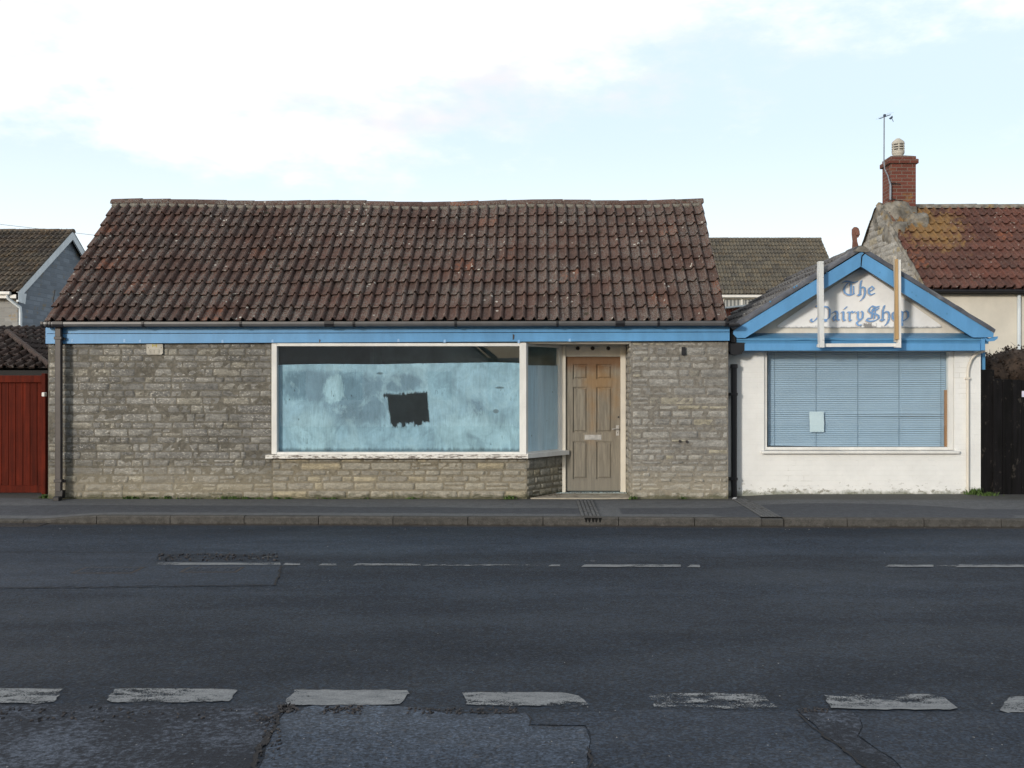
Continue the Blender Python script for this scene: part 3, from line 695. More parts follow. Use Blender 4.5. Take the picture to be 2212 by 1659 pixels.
# ---- patches and cracks
def patch(pts, mat, z, amp=0.012, step=0.10, name='road_patch'):
    mb = MB(); q = jag([G(x, y, z) for x, y in pts], amp, step)
    mb.poly(q); return struct(mb.build(name, mat))
patch([(-140, 1194), (100, 1193), (345, 1194), (334, 1215), (600, 1219), (607, 1222), (600, 1250), (590, 1263), (200, 1268), (-140, 1270)], TRENCH, -0.097)
patch([(-300, 1521), (200, 1523), (598, 1527), (594, 1560), (565, 1610), (540, 1690), (-330, 1690)], RAVEL, -0.097, 0.012)
patch([(612, 1540), (690, 1521), (800, 1524), (905, 1530), (960, 1539), (1130, 1541), (1150, 1552), (1142, 1568), (1262, 1571), (1274, 1600), (1266, 1690), (550, 1690), (596, 1570)], PATCH, -0.0965, 0.006)
patch([(1152, 1542), (1400, 1533), (1722, 1537), (1748, 1565), (1800, 1604), (1910, 1690), (1270, 1690), (1277, 1600), (1266, 1569), (1147, 1565)], PATCH_D, -0.0968, 0.006)
patch([(1727, 1533), (1842, 1535), (1862, 1570), (1850, 1590), (1925, 1640), (1980, 1690), (1906, 1690), (1803, 1604), (1752, 1565)], RAVEL, -0.0962, 0.008)
patch([(1845, 1541), (2100, 1538), (2360, 1545), (2400, 1690), (1984, 1690), (1930, 1640), (1856, 1590), (1866, 1570)], PATCH_D, -0.0966, 0.006)
def crack(pts, w, name='tarmac_crack', z=-0.092, mat=TAR):
    mb = MB(); q = [G(x, y, z) for x, y in pts]; L = []; Rr = []
    dens = []
    for i in range(len(q)-1):
        k = max(2, int((q[i+1]-q[i]).length/0.022))
        dens += [q[i].lerp(q[i+1], j/k) for j in range(k)]
    dens.append(q[-1])
    for i, c in enumerate(dens):
        d = (dens[min(i+1, len(dens)-1)]-dens[max(i-1, 0)]).normalized(); n = Vector((-d.y, d.x, 0))
        ww = w*(0.5+0.5*abs(mnoise.noise(c*7)*2.2))*min(1, i/3+0.2, (len(dens)-1-i)/3+0.2)
        c = c+n*mnoise.noise(c*11)*w*1.5+n*R.gauss(0, w*0.25)
        L.append(c+n*ww*R.uniform(.5, 1.3)); Rr.append(c-n*ww*R.uniform(.5, 1.3))
    V = [v for p_ in zip(L, Rr) for v in p_]
    mb.add(V, [(2*i, 2*i+1, 2*i+3, 2*i+2) for i in range(len(dens)-1)])
    return struct(mb.build(name, mat))
crack([(606, 1529), (596, 1560), (566, 1612), (536, 1690)], 0.016)
crack([(600, 1536), (618, 1530), (645, 1527)], 0.022)
crack([(690, 1540), (715, 1531), (745, 1529)], 0.014)
crack([(905, 1528), (960, 1537), (1040, 1539), (1125, 1540)], 0.009)
crack([(1136, 1540), (1150, 1553), (1142, 1568), (1200, 1569), (1266, 1570)], 0.005)
crack([(1270, 1612), (1277, 1640), (1266, 1690)], 0.008)
crack([(1725, 1540), (1752, 1568), (1803, 1606), (1900, 1680)], 0.009)
crack([(-100, 1270), (200, 1268.5), (592, 1263.5), (603, 1245), (607, 1222)], 0.011)
crack([(-100, 1193), (90, 1193), (240, 1194), (345, 1194)], 0.007)
crack([(348, 1210), (372, 1197), (470, 1197), (600, 1203)], 0.010)
crack([(240, 1165), (500, 1168)], 0.002)
def speck(cx, cy, w, h, n, mat, name='road_marking', s=0.006):
    mb = MB()
    for _ in range(n):
        c = G(cx+R.gauss(0, w), cy+R.gauss(0, h), -0.0925+R.uniform(-.001, .001)); a = R.uniform(0, 6); r = s*R.uniform(0.4, 1.8)
        mb.poly([c+Vector((math.cos(a+k*1.25)*r*R.uniform(.6, 1.2), math.sin(a+k*1.25)*r*R.uniform(.6, 1.2), 0)) for k in range(5)])
    return struct(mb.build(name, mat))
crumb = MB()
def crumbs(x0, x1, y0, y1, n, s=0.007):
    for _ in range(n):
        c = G(R.uniform(x0, x1), R.uniform(y0, y1), -0.095); r = s*R.uniform(0.5, 1.5)
        crumb.obox(c+Vector((0, 0, r*0.3)), (R.uniform(-1, 1), R.uniform(-1, 1), R.uniform(-.4, .4)), (R.uniform(-1, 1), 1, 0), (0, 0, 1), (r, r*0.8, r*0.6), 0, R.random(), r*0.3)
crumbs(600, 645, 1524, 1540, 70); crumbs(700, 790, 1526, 1542, 60); crumbs(880, 1120, 1530, 1543, 90, 0.006)
crumbs(0, 600, 1528, 1560, 90, 0.006); crumbs(1270, 1400, 1490, 1500, 0); crumbs(560, 606, 1540, 1640, 60, 0.006)
crumbs(1725, 1790, 1530, 1540, 40, 0.005); crumbs(340, 600, 1197, 1212, 120, 0.010)
tag(crumb.build('loose_stones', [simple('crumb', (0.040, 0.038, 0.040), 0.9, 0.4, 30, 60, 0.3)]), 'loose dark tarmac crumbs along the broken patch edges by the dashes', 'gravel', kind='stuff')
grit = MB()
for _ in range(110):
    x, y = R.uniform(0, 2212), R.choice([R.uniform(1150, 1660), R.uniform(1500, 1660), R.uniform(1139, 1146)]); c = G(x, y, -0.0945); r = R.uniform(0.002, 0.0045)*(1.5 if y < 1200 else 1)
    grit.obox(c, (R.uniform(-1, 1), 1, 0), (1, R.uniform(-1, 1), 0), (0, 0, 1), (r, r*0.6, r*0.4), 0, R.random(), r*0.2)
tag(grit.build('grit', [simple('grit_pale', (0.22, 0.225, 0.23), 0.9, 0.5, 30, 60, 0.3)]), 'pale grit and small chips scattered over the dark road', 'grit', kind='stuff')
# ---- painted lines
def mark(pts, k, amp=0.004, name='road_marking'):
    mb = MB(); mb.poly(jag([G(x, y, -0.0935) for x, y in pts], amp, 0.035)); return struct(mb.build(name, MARK[k]))
for a, b, t0, t1, k in ((-70, 135, 1487, 1518, 0), (230, 515, 1487, 1516, 0), (615, 885, 1490, 1523, 0), (999, 1273, 1495, 1525, 1), (1401, 1678, 1497, 1531, 1), (1781, 2066, 1499, 1533, 1), (2161, 2440, 1504, 1539, 0)):
    crack([(a+4, t0-0.5), ((a+b)/2, t0-1), (b-6, t0+1)], 0.004, 'road_marking', -0.0925, TAR)
    if k == 0: mark([(a+2, t1-3), (a+6, t1-14), (a+22, t0+1), (a+60, t0), (b-40, t0+1), (b-2, t0+2), (b-8, t0+12), (b-18, t1-2), (b-60, t1), (a+12, t1)], k, 0.007)
    else: mark([(a, t0+2), (a+40, t0), (b-60, t0+1), (b-25, t0+8), (b, t1-4), (b-12, t1), (a+60, t1-1), (a+12, t1-4)], k)
for a, b, y0, y1, k in ((335, 605, 1215.5, 1220.5, 0), (609, 648, 1216.5, 1221, 0), (688, 726, 1217.5, 1221.5, 0), (762, 908, 1217.5, 1222, 0), (912, 945, 1218.5, 1222, 0), (945, 1185, 1219.5, 1222.5, 1), (1184, 1210, 1219.5, 1223.5, 0), (1255, 1470, 1219.5, 1225, 0), (1484, 1511, 1220, 1225.5, 0), (1912, 2016, 1220, 1225, 0), (2016, 2066, 1221, 1224.5, 2), (2064, 2380, 1220, 1225.5, 0)):
    mark([(a, y1), (a+8, y0), (b, y0+0.5), (b+1, y1)], k, 0.002)
speck(582, 1203.5, 9, 0.6, 50, MARK[0]); speck(548, 1207, 5, 0.4, 20, MARK[0]); speck(1280, 1212, 6, 0.4, 20, MARK[0])
# ---- ironwork
def cover(x0, x1, y0, y1, nm, lab):
    t = thing(nm, G((x0+x1)/2, (y0+y1)/2), lab, 'manhole cover')
    a, b = G(x0, y1), G(x1, y0); c = G(x0+(x1-x0)*0.14, y0)
    mb = MB(); X0, X1, Y0, Y1 = a.x, G(x1, y1).x*0.97, a.y, b.y
    mb.box(X0, X1, Y0, Y1, -0.11, -0.0945, 0, 0.5); mb.build('frame', RUST, t)
    mb = MB()
    mb.box(X0+0.03, X1-0.03, Y0+0.03, Y1-0.03, -0.0944, -0.0925)
    for i in range(10):
        x = X0+0.05+(X1-X0-0.1)*i/9
        mb.box(x-0.008, x+0.008, Y0+0.05, Y1-0.05, -0.0924, -0.0905)
    mb.build('lid', PATCH_D, t)
cover(152, 258, 1226.5, 1240, 'manhole_cover', 'worn flush rectangular cover in the road, the one nearer the red gate')
cover(386, 490, 1226.5, 1238, 'manhole_cover', 'worn flush rectangular cover just below the left end of the thin white line')
t = thing('drain_grate', (-6.75, 12.15, -0.1), 'slotted iron gully grate at the foot of the dropped kerb by the red gate', 'drain grate')
mb = MB(); gy = ky(-6.7); mb.box(-7.05, -6.05, gy-0.27, gy-0.005, -0.16, -0.0945); mb.build('frame', RUST, t)
mb = MB()
for i in range(13):
    x = -6.98+i*0.072
    mb.prism([(x, gy-0.25, -0.0935), (x+0.030, gy-0.25, -0.0935), (x+0.075, gy-0.03, -0.0935), (x+0.045, gy-0.03, -0.0935)], (0, 0, -0.0008))
mb.build('slots', simple('void', (0.004, 0.004, 0.004), 1), t)
VOID = bpy.data.materials['void']
def channel(x0, x1, ya, yb, lab, nm='drainage_channel', notch=None):
    t = thing(nm, ((x0+x1)/2, yb, 0), lab, 'drainage channel', 'grooved drainage channels across the pavement')
    n = 14
    mb = MB(); V = []
    for i in range(n+1):
        y = ya+(yb-ya)*i/n
        V += [(x0, y, pavz(x0, y)+0.002), (x1, y, pavz(x1, y)+0.002)]
    mb.add(V, [(2*i, 2*i+1, 2*i+3, 2*i+2) for i in range(n)]); mb.build('channel_base', simple('groove', (0.062, 0.063, 0.064), 0.95), t)
    mb = MB(); k = 5; w = (x1-x0)/k
    for j in range(k):
        for i in range(n):
            if R.random() < 0.04: continue
            y0, y1 = ya+(yb-ya)*i/n, ya+(yb-ya)*(i+1)/n; xa = x0+w*j+w*0.12+R.gauss(0, .002); xb = x0+w*(j+1)-w*0.12
            z0, z1 = pavz(xa, y0)+0.010, pavz(xa, y1)+0.010
            mb.add([(xa, y0, z0-.01), (xb, y0, z0-.01), (xb, y1, z1-.01), (xa, y1, z1-.01), (xa+.004, y0, z0), (xb-.004, y0, z0), (xb-.004, y1, z1), (xa+.004, y1, z1)], [(4, 5, 6, 7), (0, 4, 7, 3), (1, 2, 6, 5), (0, 1, 5, 4)], 0, R.random())
    mb.build('ribs', simple('rib_concrete', (0.100, 0.103, 0.106), 0.95, 0.3, 14, 70, 0.5), t)
    if notch:
        for xn in notch:
            mb = MB(); X = px(xn, 12.09); y = ky(X)-0.001
            mb.prism([(X-0.022, y, -0.001), (X+0.022, y, -0.001), (X+0.006, y, -0.058), (X-0.006, y, -0.058)], (0, -0.002, 0)); mb.build('outlet_slot', VOID, t)
channel(0.505, 0.745, ky(0.6)+0.128, 13.93, 'ribbed concrete drainage channel running from the front door step to the kerb slots', notch=(1266, 1273, 1281, 1288, 1296))
channel(2.70, 2.945, ky(2.8)+0.128, 14.0, 'ribbed drainage channel across the pavement below the black pipe between the two shops')

# ================================================================== STONE SHOP
shop = thing('stone_shop', (-2.1, F, 0), 'long single-storey empty grey stone shop with brown tiled roof, blue fascia and whitewashed window', 'building')
XL, XR = px(104, F), px(1573, F)
XW0, XA = px(588, F), -0.18            # main window left, splayed corner
ZT = 2.20
# body: walls
def wallbox(mb, x0, x1, y0, y1, z0, z1): mb.box(x0, x1, y0, y1, z0, z1, 0, -1.0)
mb = MB()
wallbox(mb, XL, XW0, F, F+0.28, -0.1, ZT)
stones(mb, (XL+0.005, F, 0.0), (1, 0, 0), (0, -1, 0), XW0-XL-0.01, ZT-0.01, ch=(0.085, 0.125), sl=(0.13, 0.42), joint=0.012, proud=(-0.001, 0.009), rough=0.3)
mb.build('wall', S_LEFT, shop)
mb = MB()
wallbox(mb, XW0+0.001, XA-0.04, F+0.0005, F+0.28, -0.1, 0.565)
zs = 0.565
stones(mb, (XW0+0.002, F, 0.0), (1, 0, 0), (0, -1, 0), XA-XW0, zs, ch=(0.08, 0.125), sl=(0.14, 0.46), joint=0.016, proud=(0.001, 0.010), rough=0.3, quoin=None)
B_ = Vector((0.335, 14.75, 0)); A_ = Vector((XA, F, 0)); tdir = (B_-A_).normalized(); nout = Vector((tdir.y, -tdir.x, 0))
Ls = (B_-A_).length
mb.prism([A_+Vector((0, 0, -.1)), B_+Vector((0, 0, -.1)), B_-nout*0.2+Vector((0, 0, -.1)), Vector((XA-0.04, F+0.28, -0.1)), Vector((XA-0.04, F+0.0005, -.1))], (0, 0, zs+0.1), 0, -1.0)
stones(mb, A_+Vector((0, 0, 0.0)), tdir, nout, Ls, zs, ch=(0.075, 0.13), sl=(0.10, 0.24), joint=0.016, proud=(0.006, 0.016), rough=0.3)
mb.build('stall_riser', S_LOW, shop)
mb = MB()
XP = 1.287
wallbox(mb, XP-0.005, XR, F+0.0005, 14.80, -0.1, ZT+0.02)
stones(mb, (XP+0.012, F, 0.0), (1, 0, 0), (0, -1, 0), XR-XP-0.014, ZT+0.01, ch=(0.055, 0.14), sl=(0.11, 0.42), joint=0.022, proud=(-0.002, 0.010), rough=0.6, quoin=(0.24, 0.14))
# the reveal returning to the door, its stones bulging round the corner
zz = 0.0
while zz < ZT-0.02:
    h = R.uniform(0.06, 0.13); h = min(h, ZT-zz)
    if h < 0.03: break
    y = F+0.006
    first = True
    while y < 14.76:
        l = 0.16 if first else R.uniform(0.15, 0.3)
        if 14.78-(y+l) < 0.08: l = 14.78-y
        one_stone(mb, Vector((XP-0.006, 14.78, 0)), Vector((0, -1, 0)), Vector((0, 0, 1)), Vector((-1, 0, 0)), 14.78-y-l, 14.78-y, zz, zz+h, 0.010, R.uniform(0.004, 0.010), R)
        y += l; first = False
    zz += h
mb.build('pier', S_PIER, shop)
mb = MB()   # far walls and gables
wallbox(mb, XL, XL+0.25, F+0.28, 18.0, -0.1, 2.6); wallbox(mb, XR-0.25, XR, 14.80, 18.0, -0.1, 2.6); wallbox(mb, XL, XR, 18.0, 18.25, -0.1, 2.55)
for xa in (XL+0.02, XR-0.22):
    mb.prism([(xa, F+0.03, 2.55), (xa, 18.2, 2.55), (xa, 16.14, 4.42)], (0.2, 0, 0), 0, -1.0)
mb.build('rear_walls', S_LEFT, shop)
mb = MB()
mb.box(XL+0.25, XR-0.25, 14.6, 17.98, 0.0, 0.02); mb.box(XL+0.25, XR-0.25, F+0.03, 17.98, 2.30, 2.33)
mb.box(XL+0.26, XR-0.26, 17.9, 17.97, 0, 2.3); mb.box(-5.2, -5.1, F+0.3, 17.9, 0.02, 2.3); mb.box(1.25, 1.28, 14.85, 17.9, 0.02, 2.3)
mb.box(-2.9, -2.84, 17.0, 17.9, 0.02, 2.3)
mb.build('interior', INSIDE, shop)
# roof
EY, EZ, RY, RZ = 13.87, pz(693, 13.87), 16.14, pz(435, 16.14)
XE0, XE1 = px(97, 13.87), px(1572, 13.87)
S_ = math.hypot(RY-EY, RZ-EZ); vdir = Vector((0, (RY-EY)/S_, (RZ-EZ)/S_))
LR = XE1-XE0
sag = lambda x, t: (-0.036*math.sin(math.pi*min(max(x/LR, 0), 1))+0.012*math.sin(x*2.1))*t+0.006*math.sin(x*1.3+t*5)
mb = MB(); tiled(mb, (XE0, EY, EZ+0.0), (1, 0, 0), vdir, LR, S_-0.10, 10, 0.157, amp=1.05, sag=sag, jit=1.3)
n_ = Vector((1, 0, 0)).cross(vdir)
mb.quad(Vector((XE0+0.02, EY+0.03, EZ-0.02)), Vector((XE1-0.02, EY+0.03, EZ-0.02)), Vector((XE1-0.02, RY, RZ-0.09)), Vector((XE0+0.02, RY, RZ-0.09)), 1, 0.2)
mb.quad((XE0+0.02, RY, RZ-0.09), (XE1-0.02, RY, RZ-0.09), (XE1-0.02, 2*RY-EY, EZ), (XE0+0.02, 2*RY-EY, EZ), 0, 0.2)
for x in (XE0+0.03, XE1-0.03):   # dark verge undersides
    mb.prism([(x, EY+0.05, EZ-0.05), (x, RY, RZ-0.14), (x, RY, RZ-0.06), (x, EY+0.05, EZ+0.02)], (0.012, 0, 0), 1)
roof = mb.build('roof', [T_MAIN, LEAD], shop)
mb = MB(); ridge(mb, (XE0-0.01, RY, RZ-0.055), (XE1+0.01, RY, RZ-0.055), 0.12, 0.45, sag=lambda x, t: sag(x, 1))
mb.build('ridge_tiles', T_MAIN, roof)
mb = MB()
V = []; nn = 260
for i in range(nn+1):
    x = XE0+0.01+(LR-0.02)*i/nn; c = Vector((x, 0, 0)); base = Vector((x, RY, RZ+sag(x-XE0, 1)))
    w1 = 0.165+0.012*mnoise.noise(Vector((x*6, 0, 0)))+0.008*mnoise.noise(Vector((x*25, 3, 0)))
    V += [base-vdir*0.08+n_*0.035, base-vdir*w1+n_*(0.034+0.006*mnoise.noise(Vector((x*15, 0, 4)))), base-vdir*(w1+0.004)-n_*0.01]
mb.add(V, [(3*i+q, 3*i+3+q, 3*i+4+q, 3*i+1+q) for i in range(nn) for q in range(2)], 0, 0.5, True)
mb.build('ridge_mortar', MORT, roof)
# fascia
def strip(mb, xa, xb, ya0, ya1, yb0, yb1, d, th, m=0):
    mb.prism([P(xa, ya1, d), P(xb, yb1, d), P(xb, yb0, d), P(xa, ya0, d)], (0, th, 0), m)
mb = MB()
strip(mb, 98.4, 1576, 706.5, 720.7, 704.5, 716.9, 13.985, 0.03)
strip(mb, 98.4, 1576, 722.0, 742.8, 718.2, 736.3, 13.975, 0.045)
mb.prism([P(98.4, 742.8, 14.02), P(98.4, 706, 14.02), P(98.4, 706, 14.3), P(98.4, 742.8, 14.3)], (0.02, 0, 0))
fas = mb.build('fascia', BLUE, shop)
for (x, y0, y1, w) in ((690.5, 733, 741, 2), (1109, 722, 735, 3)):
    mb = MB(); mb.prism([P(x-w/2, y1, 13.972), P(x+w/2, y1-2, 13.972), P(x+w/2+1, y0+2, 13.972), P(x-w/2, y0, 13.972)], (0, 0.002, 0)); mb.build('paint_scar', DKPIPE, fas)
filler = simple('filler', (0.26, 0.44, 0.68), 0.7)
for x in [155, 268, 302, 480, 588, 860, 960, 1120, 1230]:
    mb = MB(); y = R.uniform(733, 738); mb.prism([P(x-2, y+4, 13.9735), P(x+3, y+4, 13.9735), P(x+2.5, y-3, 13.9735), P(x-1.5, y-2, 13.9735)], (0, 0.001, 0)); mb.build('filler_spot', filler, fas)
# gutter
def halfround(mb, x0, x1, y, z, r, m=0, slope=0.0, n=10):
    V = []
    for X in (x0, x1):
        zz = z+(slope if X == x1 else 0)
        for k in range(n+1):
            a = math.pi*k/n; V.append((X, y-r*math.cos(a), zz-r*math.sin(a)))
        for k in range(n+1):
            a = math.pi*(n-k)/n; V.append((X, y-(r-.006)*math.cos(a), zz-(r-.006)*math.sin(a)))
    q = 2*n+2
    mb.add(V, [(k, (k+1) % q, q+(k+1) % q, q+k) for k in range(q)]+[tuple(range(q)), tuple(range(2*q-1, q-1, -1))], m, 0.5, False)
gx0, gx1 = px(92, 13.86), px(1570, 13.86); gz = pz(696.5, 13.86)
mb = MB()
V = []
for X, dz in ((gx0, 0.0), (gx1, pz(694, 13.86)-gz)):
    for (yy, zz) in ((-0.058, 0.0), (-0.060, -0.030), (-0.050, -0.056), (-0.03, -0.068), (0.03, -0.068), (0.05, -0.056), (0.058, 0.0), (0.052, 0.0), (0.044, -0.052), (-0.044, -0.052), (-0.052, 0.0)):
        V.append((X, 13.87+yy, gz+dz+zz))
mb.add(V, [(k, (k+1) % 11, 11+(k+1) % 11, 11+k) for k in range(11)]+[tuple(range(11)), tuple(range(21, 10, -1))])
gut = mb.build('gutter', PLASTIC, shop)
def clipb(xc, w):
    X = px(xc, 13.85); h = w*13.85/FP/2; dz = (pz(694, 13.86)-gz)*(X-gx0)/(gx1-gx0)
    mb = MB(); V = []
    for XX in (X-h, X+h):
        for (yy, zz) in ((-0.066, 0.006), (-0.068, -0.032), (-0.056, -0.063), (-0.032, -0.077), (0.034, -0.077), (0.056, -0.06), (0.064, 0.006)):
            V.append((XX, 13.87+yy, gz+dz+zz))
    mb.add(V, [(k, (k+1) % 7, 7+(k+1) % 7, 7+k) for k in range(7)]+[tuple(range(7)), tuple(range(13, 6, -1))])
    mb.build('gutter_bracket', BLACK, gut)
for xc, w in ((93, 5), (104, 4), (110.5, 4), (127, 22), (310.5, 5), (521, 5), (711.7, 20), (765, 5), (984.5, 5), (1204, 5), (1339, 20), (1422, 5), (1568, 5)): clipb(xc, w)
# downpipe
mb = MB(); mb.box(px(120.6, 13.93), px(134, 13.93), 13.895, 13.96, pz(1062, 13.93), pz(704, 13.93), b=0.010)
dp = mb.build('downpipe', DKPIPE, shop)
for y in (731, 1039):
    mb = MB(); mb.box(px(119, 13.93), px(135.8, 13.93), 13.888, 13.966, pz(y+3, 13.93), pz(y-3, 13.93), b=0.004); mb.box(px(135, 13.93), px(140, 13.93), 13.94, 13.965, pz(y+4, 13.93), pz(y-1, 13.93)); mb.box(px(126, 13.93), px(129, 13.93), 13.96, 14.05, pz(y+2, 13.93), pz(y-2, 13.93)); mb.build('pipe_clip', DKPIPE, dp)
mb = MB(); mb.prism([P(119, 1060, 13.90), P(135, 1060, 13.90), P(133.5, 1078, 13.90), P(118, 1078, 13.90)], (0, 0.09, 0)); mb.box(px(117, 13.85), px(131, 13.85), 13.80, 13.90, pz(1083, 13.85), pz(1073, 13.85), b=0.01); mb.build('pipe_shoe', BLACK, dp)
# plate, vent slot, bolt holes, latch block
mb = MB(); a, b = P(316.6, 766.6, 14.025), P(352, 743.7, 14.025)
mb.prism([(a.x+.02, 14.020, a.z), (b.x-.02, 14.020, a.z), (b.x, 14.020, a.z+.02), (b.x, 14.020, b.z), (a.x, 14.020, b.z), (a.x, 14.020, a.z+.02)], (0, 0.012, 0))
pl = mb.build('wall_plate', PLATE, shop)
mb = MB(); ym = simple('faded_yellow', (0.38, 0.32, 0.08), 0.7)
for (u0, u1, v0, v1) in ((12.5, 14.5, 0, 7), (20.5, 22.5, 0, 7), (14.5, 20.5, 2.6, 4.2)): mb.box(a.x+u0*.006533, a.x+u1*.006533, 14.0185, 14.0198, b.z-v1*.006533, b.z-v0*.006533)
mb.build('plate_mark', ym, pl)
mb = MB(); gm = simple('faded_figures', (0.27, 0.26, 0.22), 0.8)
for (u0, u1, v0, v1) in ((6, 10, 12, 13.2), (10, 16, 12.4, 13), (17, 24, 12.4, 13), (6, 7.2, 13.2, 15.6), (6, 10, 15.2, 16.4), (9, 10.2, 16.2, 19), (6, 10, 18.6, 19.8), (16, 17.4, 12, 19.8), (24, 28, 12, 13.2), (24, 28, 15.2, 16.4), (24, 28, 18.6, 19.8), (27, 28.2, 12, 19.8)):
    mb.box(a.x+u0*.006533, a.x+u1*.006533, 14.0187, 14.0199, b.z-v1*.006533, b.z-v0*.006533)
mb.build('plate_figures', gm, pl)
for (u, v) in ((4, 8), (32, 8)):
    mb = MB(); q = Vector((a.x+u*.006533, 14.0205, b.z-v*.006533)); mb.tube([q, q-Vector((0, .003, 0))], .006, 8); mb.build('plate_screw', RUST, pl)
mb = MB(); mb.box(px(1472, F), px(1480, F), 14.005, 14.06, pz(767.6, F), pz(750.5, F), b=0.004); mb.build('vent_slot', BLACK, shop)
for x, y in ((1468.5, 953.5), (1483.8, 954.7)):
    mb = MB(); mb.tube([P(x, y, 14.025), P(x, y, 14.08)], 0.020, 8); mb.build('fixing_hole', RUST, shop)
mb = MB(); mb.box(px(93.5, 14.2), px(100, 14.2), 14.15, 14.22, pz(857, 14.2), pz(848, 14.2), b=0.006); mb.build('junction_box', WHITE, shop)
# ---- shop window
win = MB()
GZ0, GZ1 = pz(977, F), pz(748.5, F)
FX0, FX1 = px(588, 14.04), px(1122, 14.04)
win.box(FX0, px(598.3, 14.0), 14.0, 14.12, pz(982, 14.0), pz(742, 14.0), b=0.006)
win.box(px(598.3, 14.0), px(1122.5, 14.0), 14.002, 14.12, pz(748.3, 14.0), pz(741.5, 14.0), b=0.004)
win.box(px(598.3, 14.0), px(1122.5, 14.0), 14.004, 14.12, pz(983, 14.0), pz(977.2, 14.0), b=0.004)
wf = win.build('window_frame', WHITE, shop)
mb = MB()   # corner post, five sided
c0, c1 = P(1122.3, 830, 13.985), P(1136.5, 830, 13.985)
mb.prism([(c0.x, 13.985, pz(983, 13.985)), (c1.x, 13.985, pz(983, 13.985)), (c1.x+0.028, 14.03, pz(983, 13.985)), (c1.x+0.02, 14.09, pz(983, 13.985)), (c0.x, 14.09, pz(983, 13.985))], (0, 0, pz(741.0, 13.985)-pz(983, 13.985)))
mb.build('corner_post', WHITE, wf)
mb = MB(); mb.quad((px(597, F), F+0.03, GZ0-0.02), (px(1124, F), F+0.03, GZ0-0.02), (px(1124, F), F+0.03, GZ1+0.02), (px(597, F), F+0.03, GZ1+0.02))
pane = mb.build('window_pane', GLASS, shop)
mb = MB()
top = [(598, 789), (640, 787.5), (700, 786.5), (760, 787), (830, 787.2), (900, 785.5), (960, 784.5), (1020, 784), (1070, 783), (1124, 784.5)]
n = 60; V = []
def topy(x):
    for (a0, b0), (a1, b1) in zip(top, top[1:]):
        if a0 <= x <= a1: return b0+(b1-b0)*(x-a0)/(a1-a0)
    return top[-1][1]
for i in range(n+1):
    x = 598+(1123.5-598)*i/n; q = P(x, topy(x), F); X = q.x
    V += [(X, F+0.036, GZ0-0.01), (X, F+0.036, q.z+0.003*mnoise.noise(Vector((X*9, 0, 0))))]
mb.add(V, [(2*i, 2*i+2, 2*i+3, 2*i+1) for i in range(n)])
mb.build('whitewash', WASH, pane)
# sill
mb = MB()
zs0, zs1 = pz(991, 13.94), pz(981.5, 13.94)
mb.prism([(px(573, 13.94), 13.94, zs0), (XA+0.015, 13.94, zs0), (XA+0.015, 13.94, zs1-0.004), (px(573, 13.94), 13.94, zs1-0.012)], (0, 0.16, 0))
sill = mb.build('window_sill', WHITE_WORN, shop)
# splayed window
z0s, z1s = 0.66, 2.155
mb = MB()
def onT(a, h, off): return A_+tdir*a+nout*off+Vector((0, 0, h))
def tbox(mb, a0, a1, h0, h1, o0, o1, m=0, bev=0.004):
    c = onT((a0+a1)/2, (h0+h1)/2, (o0+o1)/2); mb.obox(c, tdir, nout, (0, 0, 1), ((a1-a0)/2, abs(o1-o0)/2, (h1-h0)/2), m, 0.5, bev)
tbox(mb, Ls-0.075, Ls-0.0, z0s-0.04, 2.19, -0.06, 0.0); tbox(mb, Ls-0.045, Ls-0.03, z0s-0.04, 2.19, 0.0, 0.012)
tbox(mb, 0.03, Ls-0.075, z1s, 2.19, -0.06, -0.004); tbox(mb, 0.03, Ls-0.075, z0s-0.04, z0s, -0.06, -0.004)
sf = mb.build('side_window_frame', WHITE, shop)
mb = MB(); mb.quad(onT(0.02, z0s-.01, -0.03), onT(Ls-0.06, z0s-.01, -0.03), onT(Ls-0.06, z1s+.01, -0.03), onT(0.02, z1s+.01, -0.03))
p2 = mb.build('side_window_pane', GLASS, shop)
mb = MB(); mb.quad(onT(0.03, z0s-.01, -0.037), onT(Ls-0.065, z0s-.01, -0.037), onT(Ls-0.065, 1.892, -0.037), onT(0.03, 1.885, -0.037)); mb.build('whitewash', WASH2, p2)
mb = MB()
zz0, zz1 = zs0+0.002, zs1+0.004
mb.prism([(XA+0.017, 13.942, zz0), (B_.x+0.10, 14.705, zz0), (B_.x+0.02, 14.76, zz0), (XA-0.05, 14.10, zz0)], (0, 0, zz1-zz0))
mb.build('side_window_sill', WHITE, shop)
# ---- doorway
DY = 14.75
dx0, dx1 = px(1222, DY), px(1340, DY); dz0, dz1 = pz(1060.5, DY), pz(770.7, DY)
mb = MB()
mb.box(px(1214.3, 14.71), dx0-0.001, 14.71, 14.82, 0.02, 2.19, b=0.004)
mb.box(dx1+0.001, 1.272, 14.71, 14.82, 0.02, 2.19, b=0.004)
df = mb.build('door_frame', CREAM, shop)
mb = MB(); mb.box(dx0-0.001, dx1+0.001, 14.735, 14.82, dz1+0.001, 2.19); mb.build('head_panel', PALE, df)
for x in (1248, 1280, 1314):
    mb = MB(); mb.tube([P(x, 753, 14.735), P(x, 753, 14.715), P(x+0.5, 754, 14.70)], [0.030, 0.026, 0.008], 10); mb.build('bolt_head', RUST, df)
mb = MB(); mb.box(-0.26, 1.36, 14.06, 14.86, 2.192, 2.25); mb.build('alcove_soffit', PALE, shop)
u = (dx1-dx0)/543.0
def dX(x): return dx0+(x-232)*u
def dZ(y): return dz1-(y-210)*(dz1-dz0)/1345.0
mb = MB(); mb.box(dx0+.002, dx1-.002, DY+0.022, DY+0.05, dz0, dz1-.002)
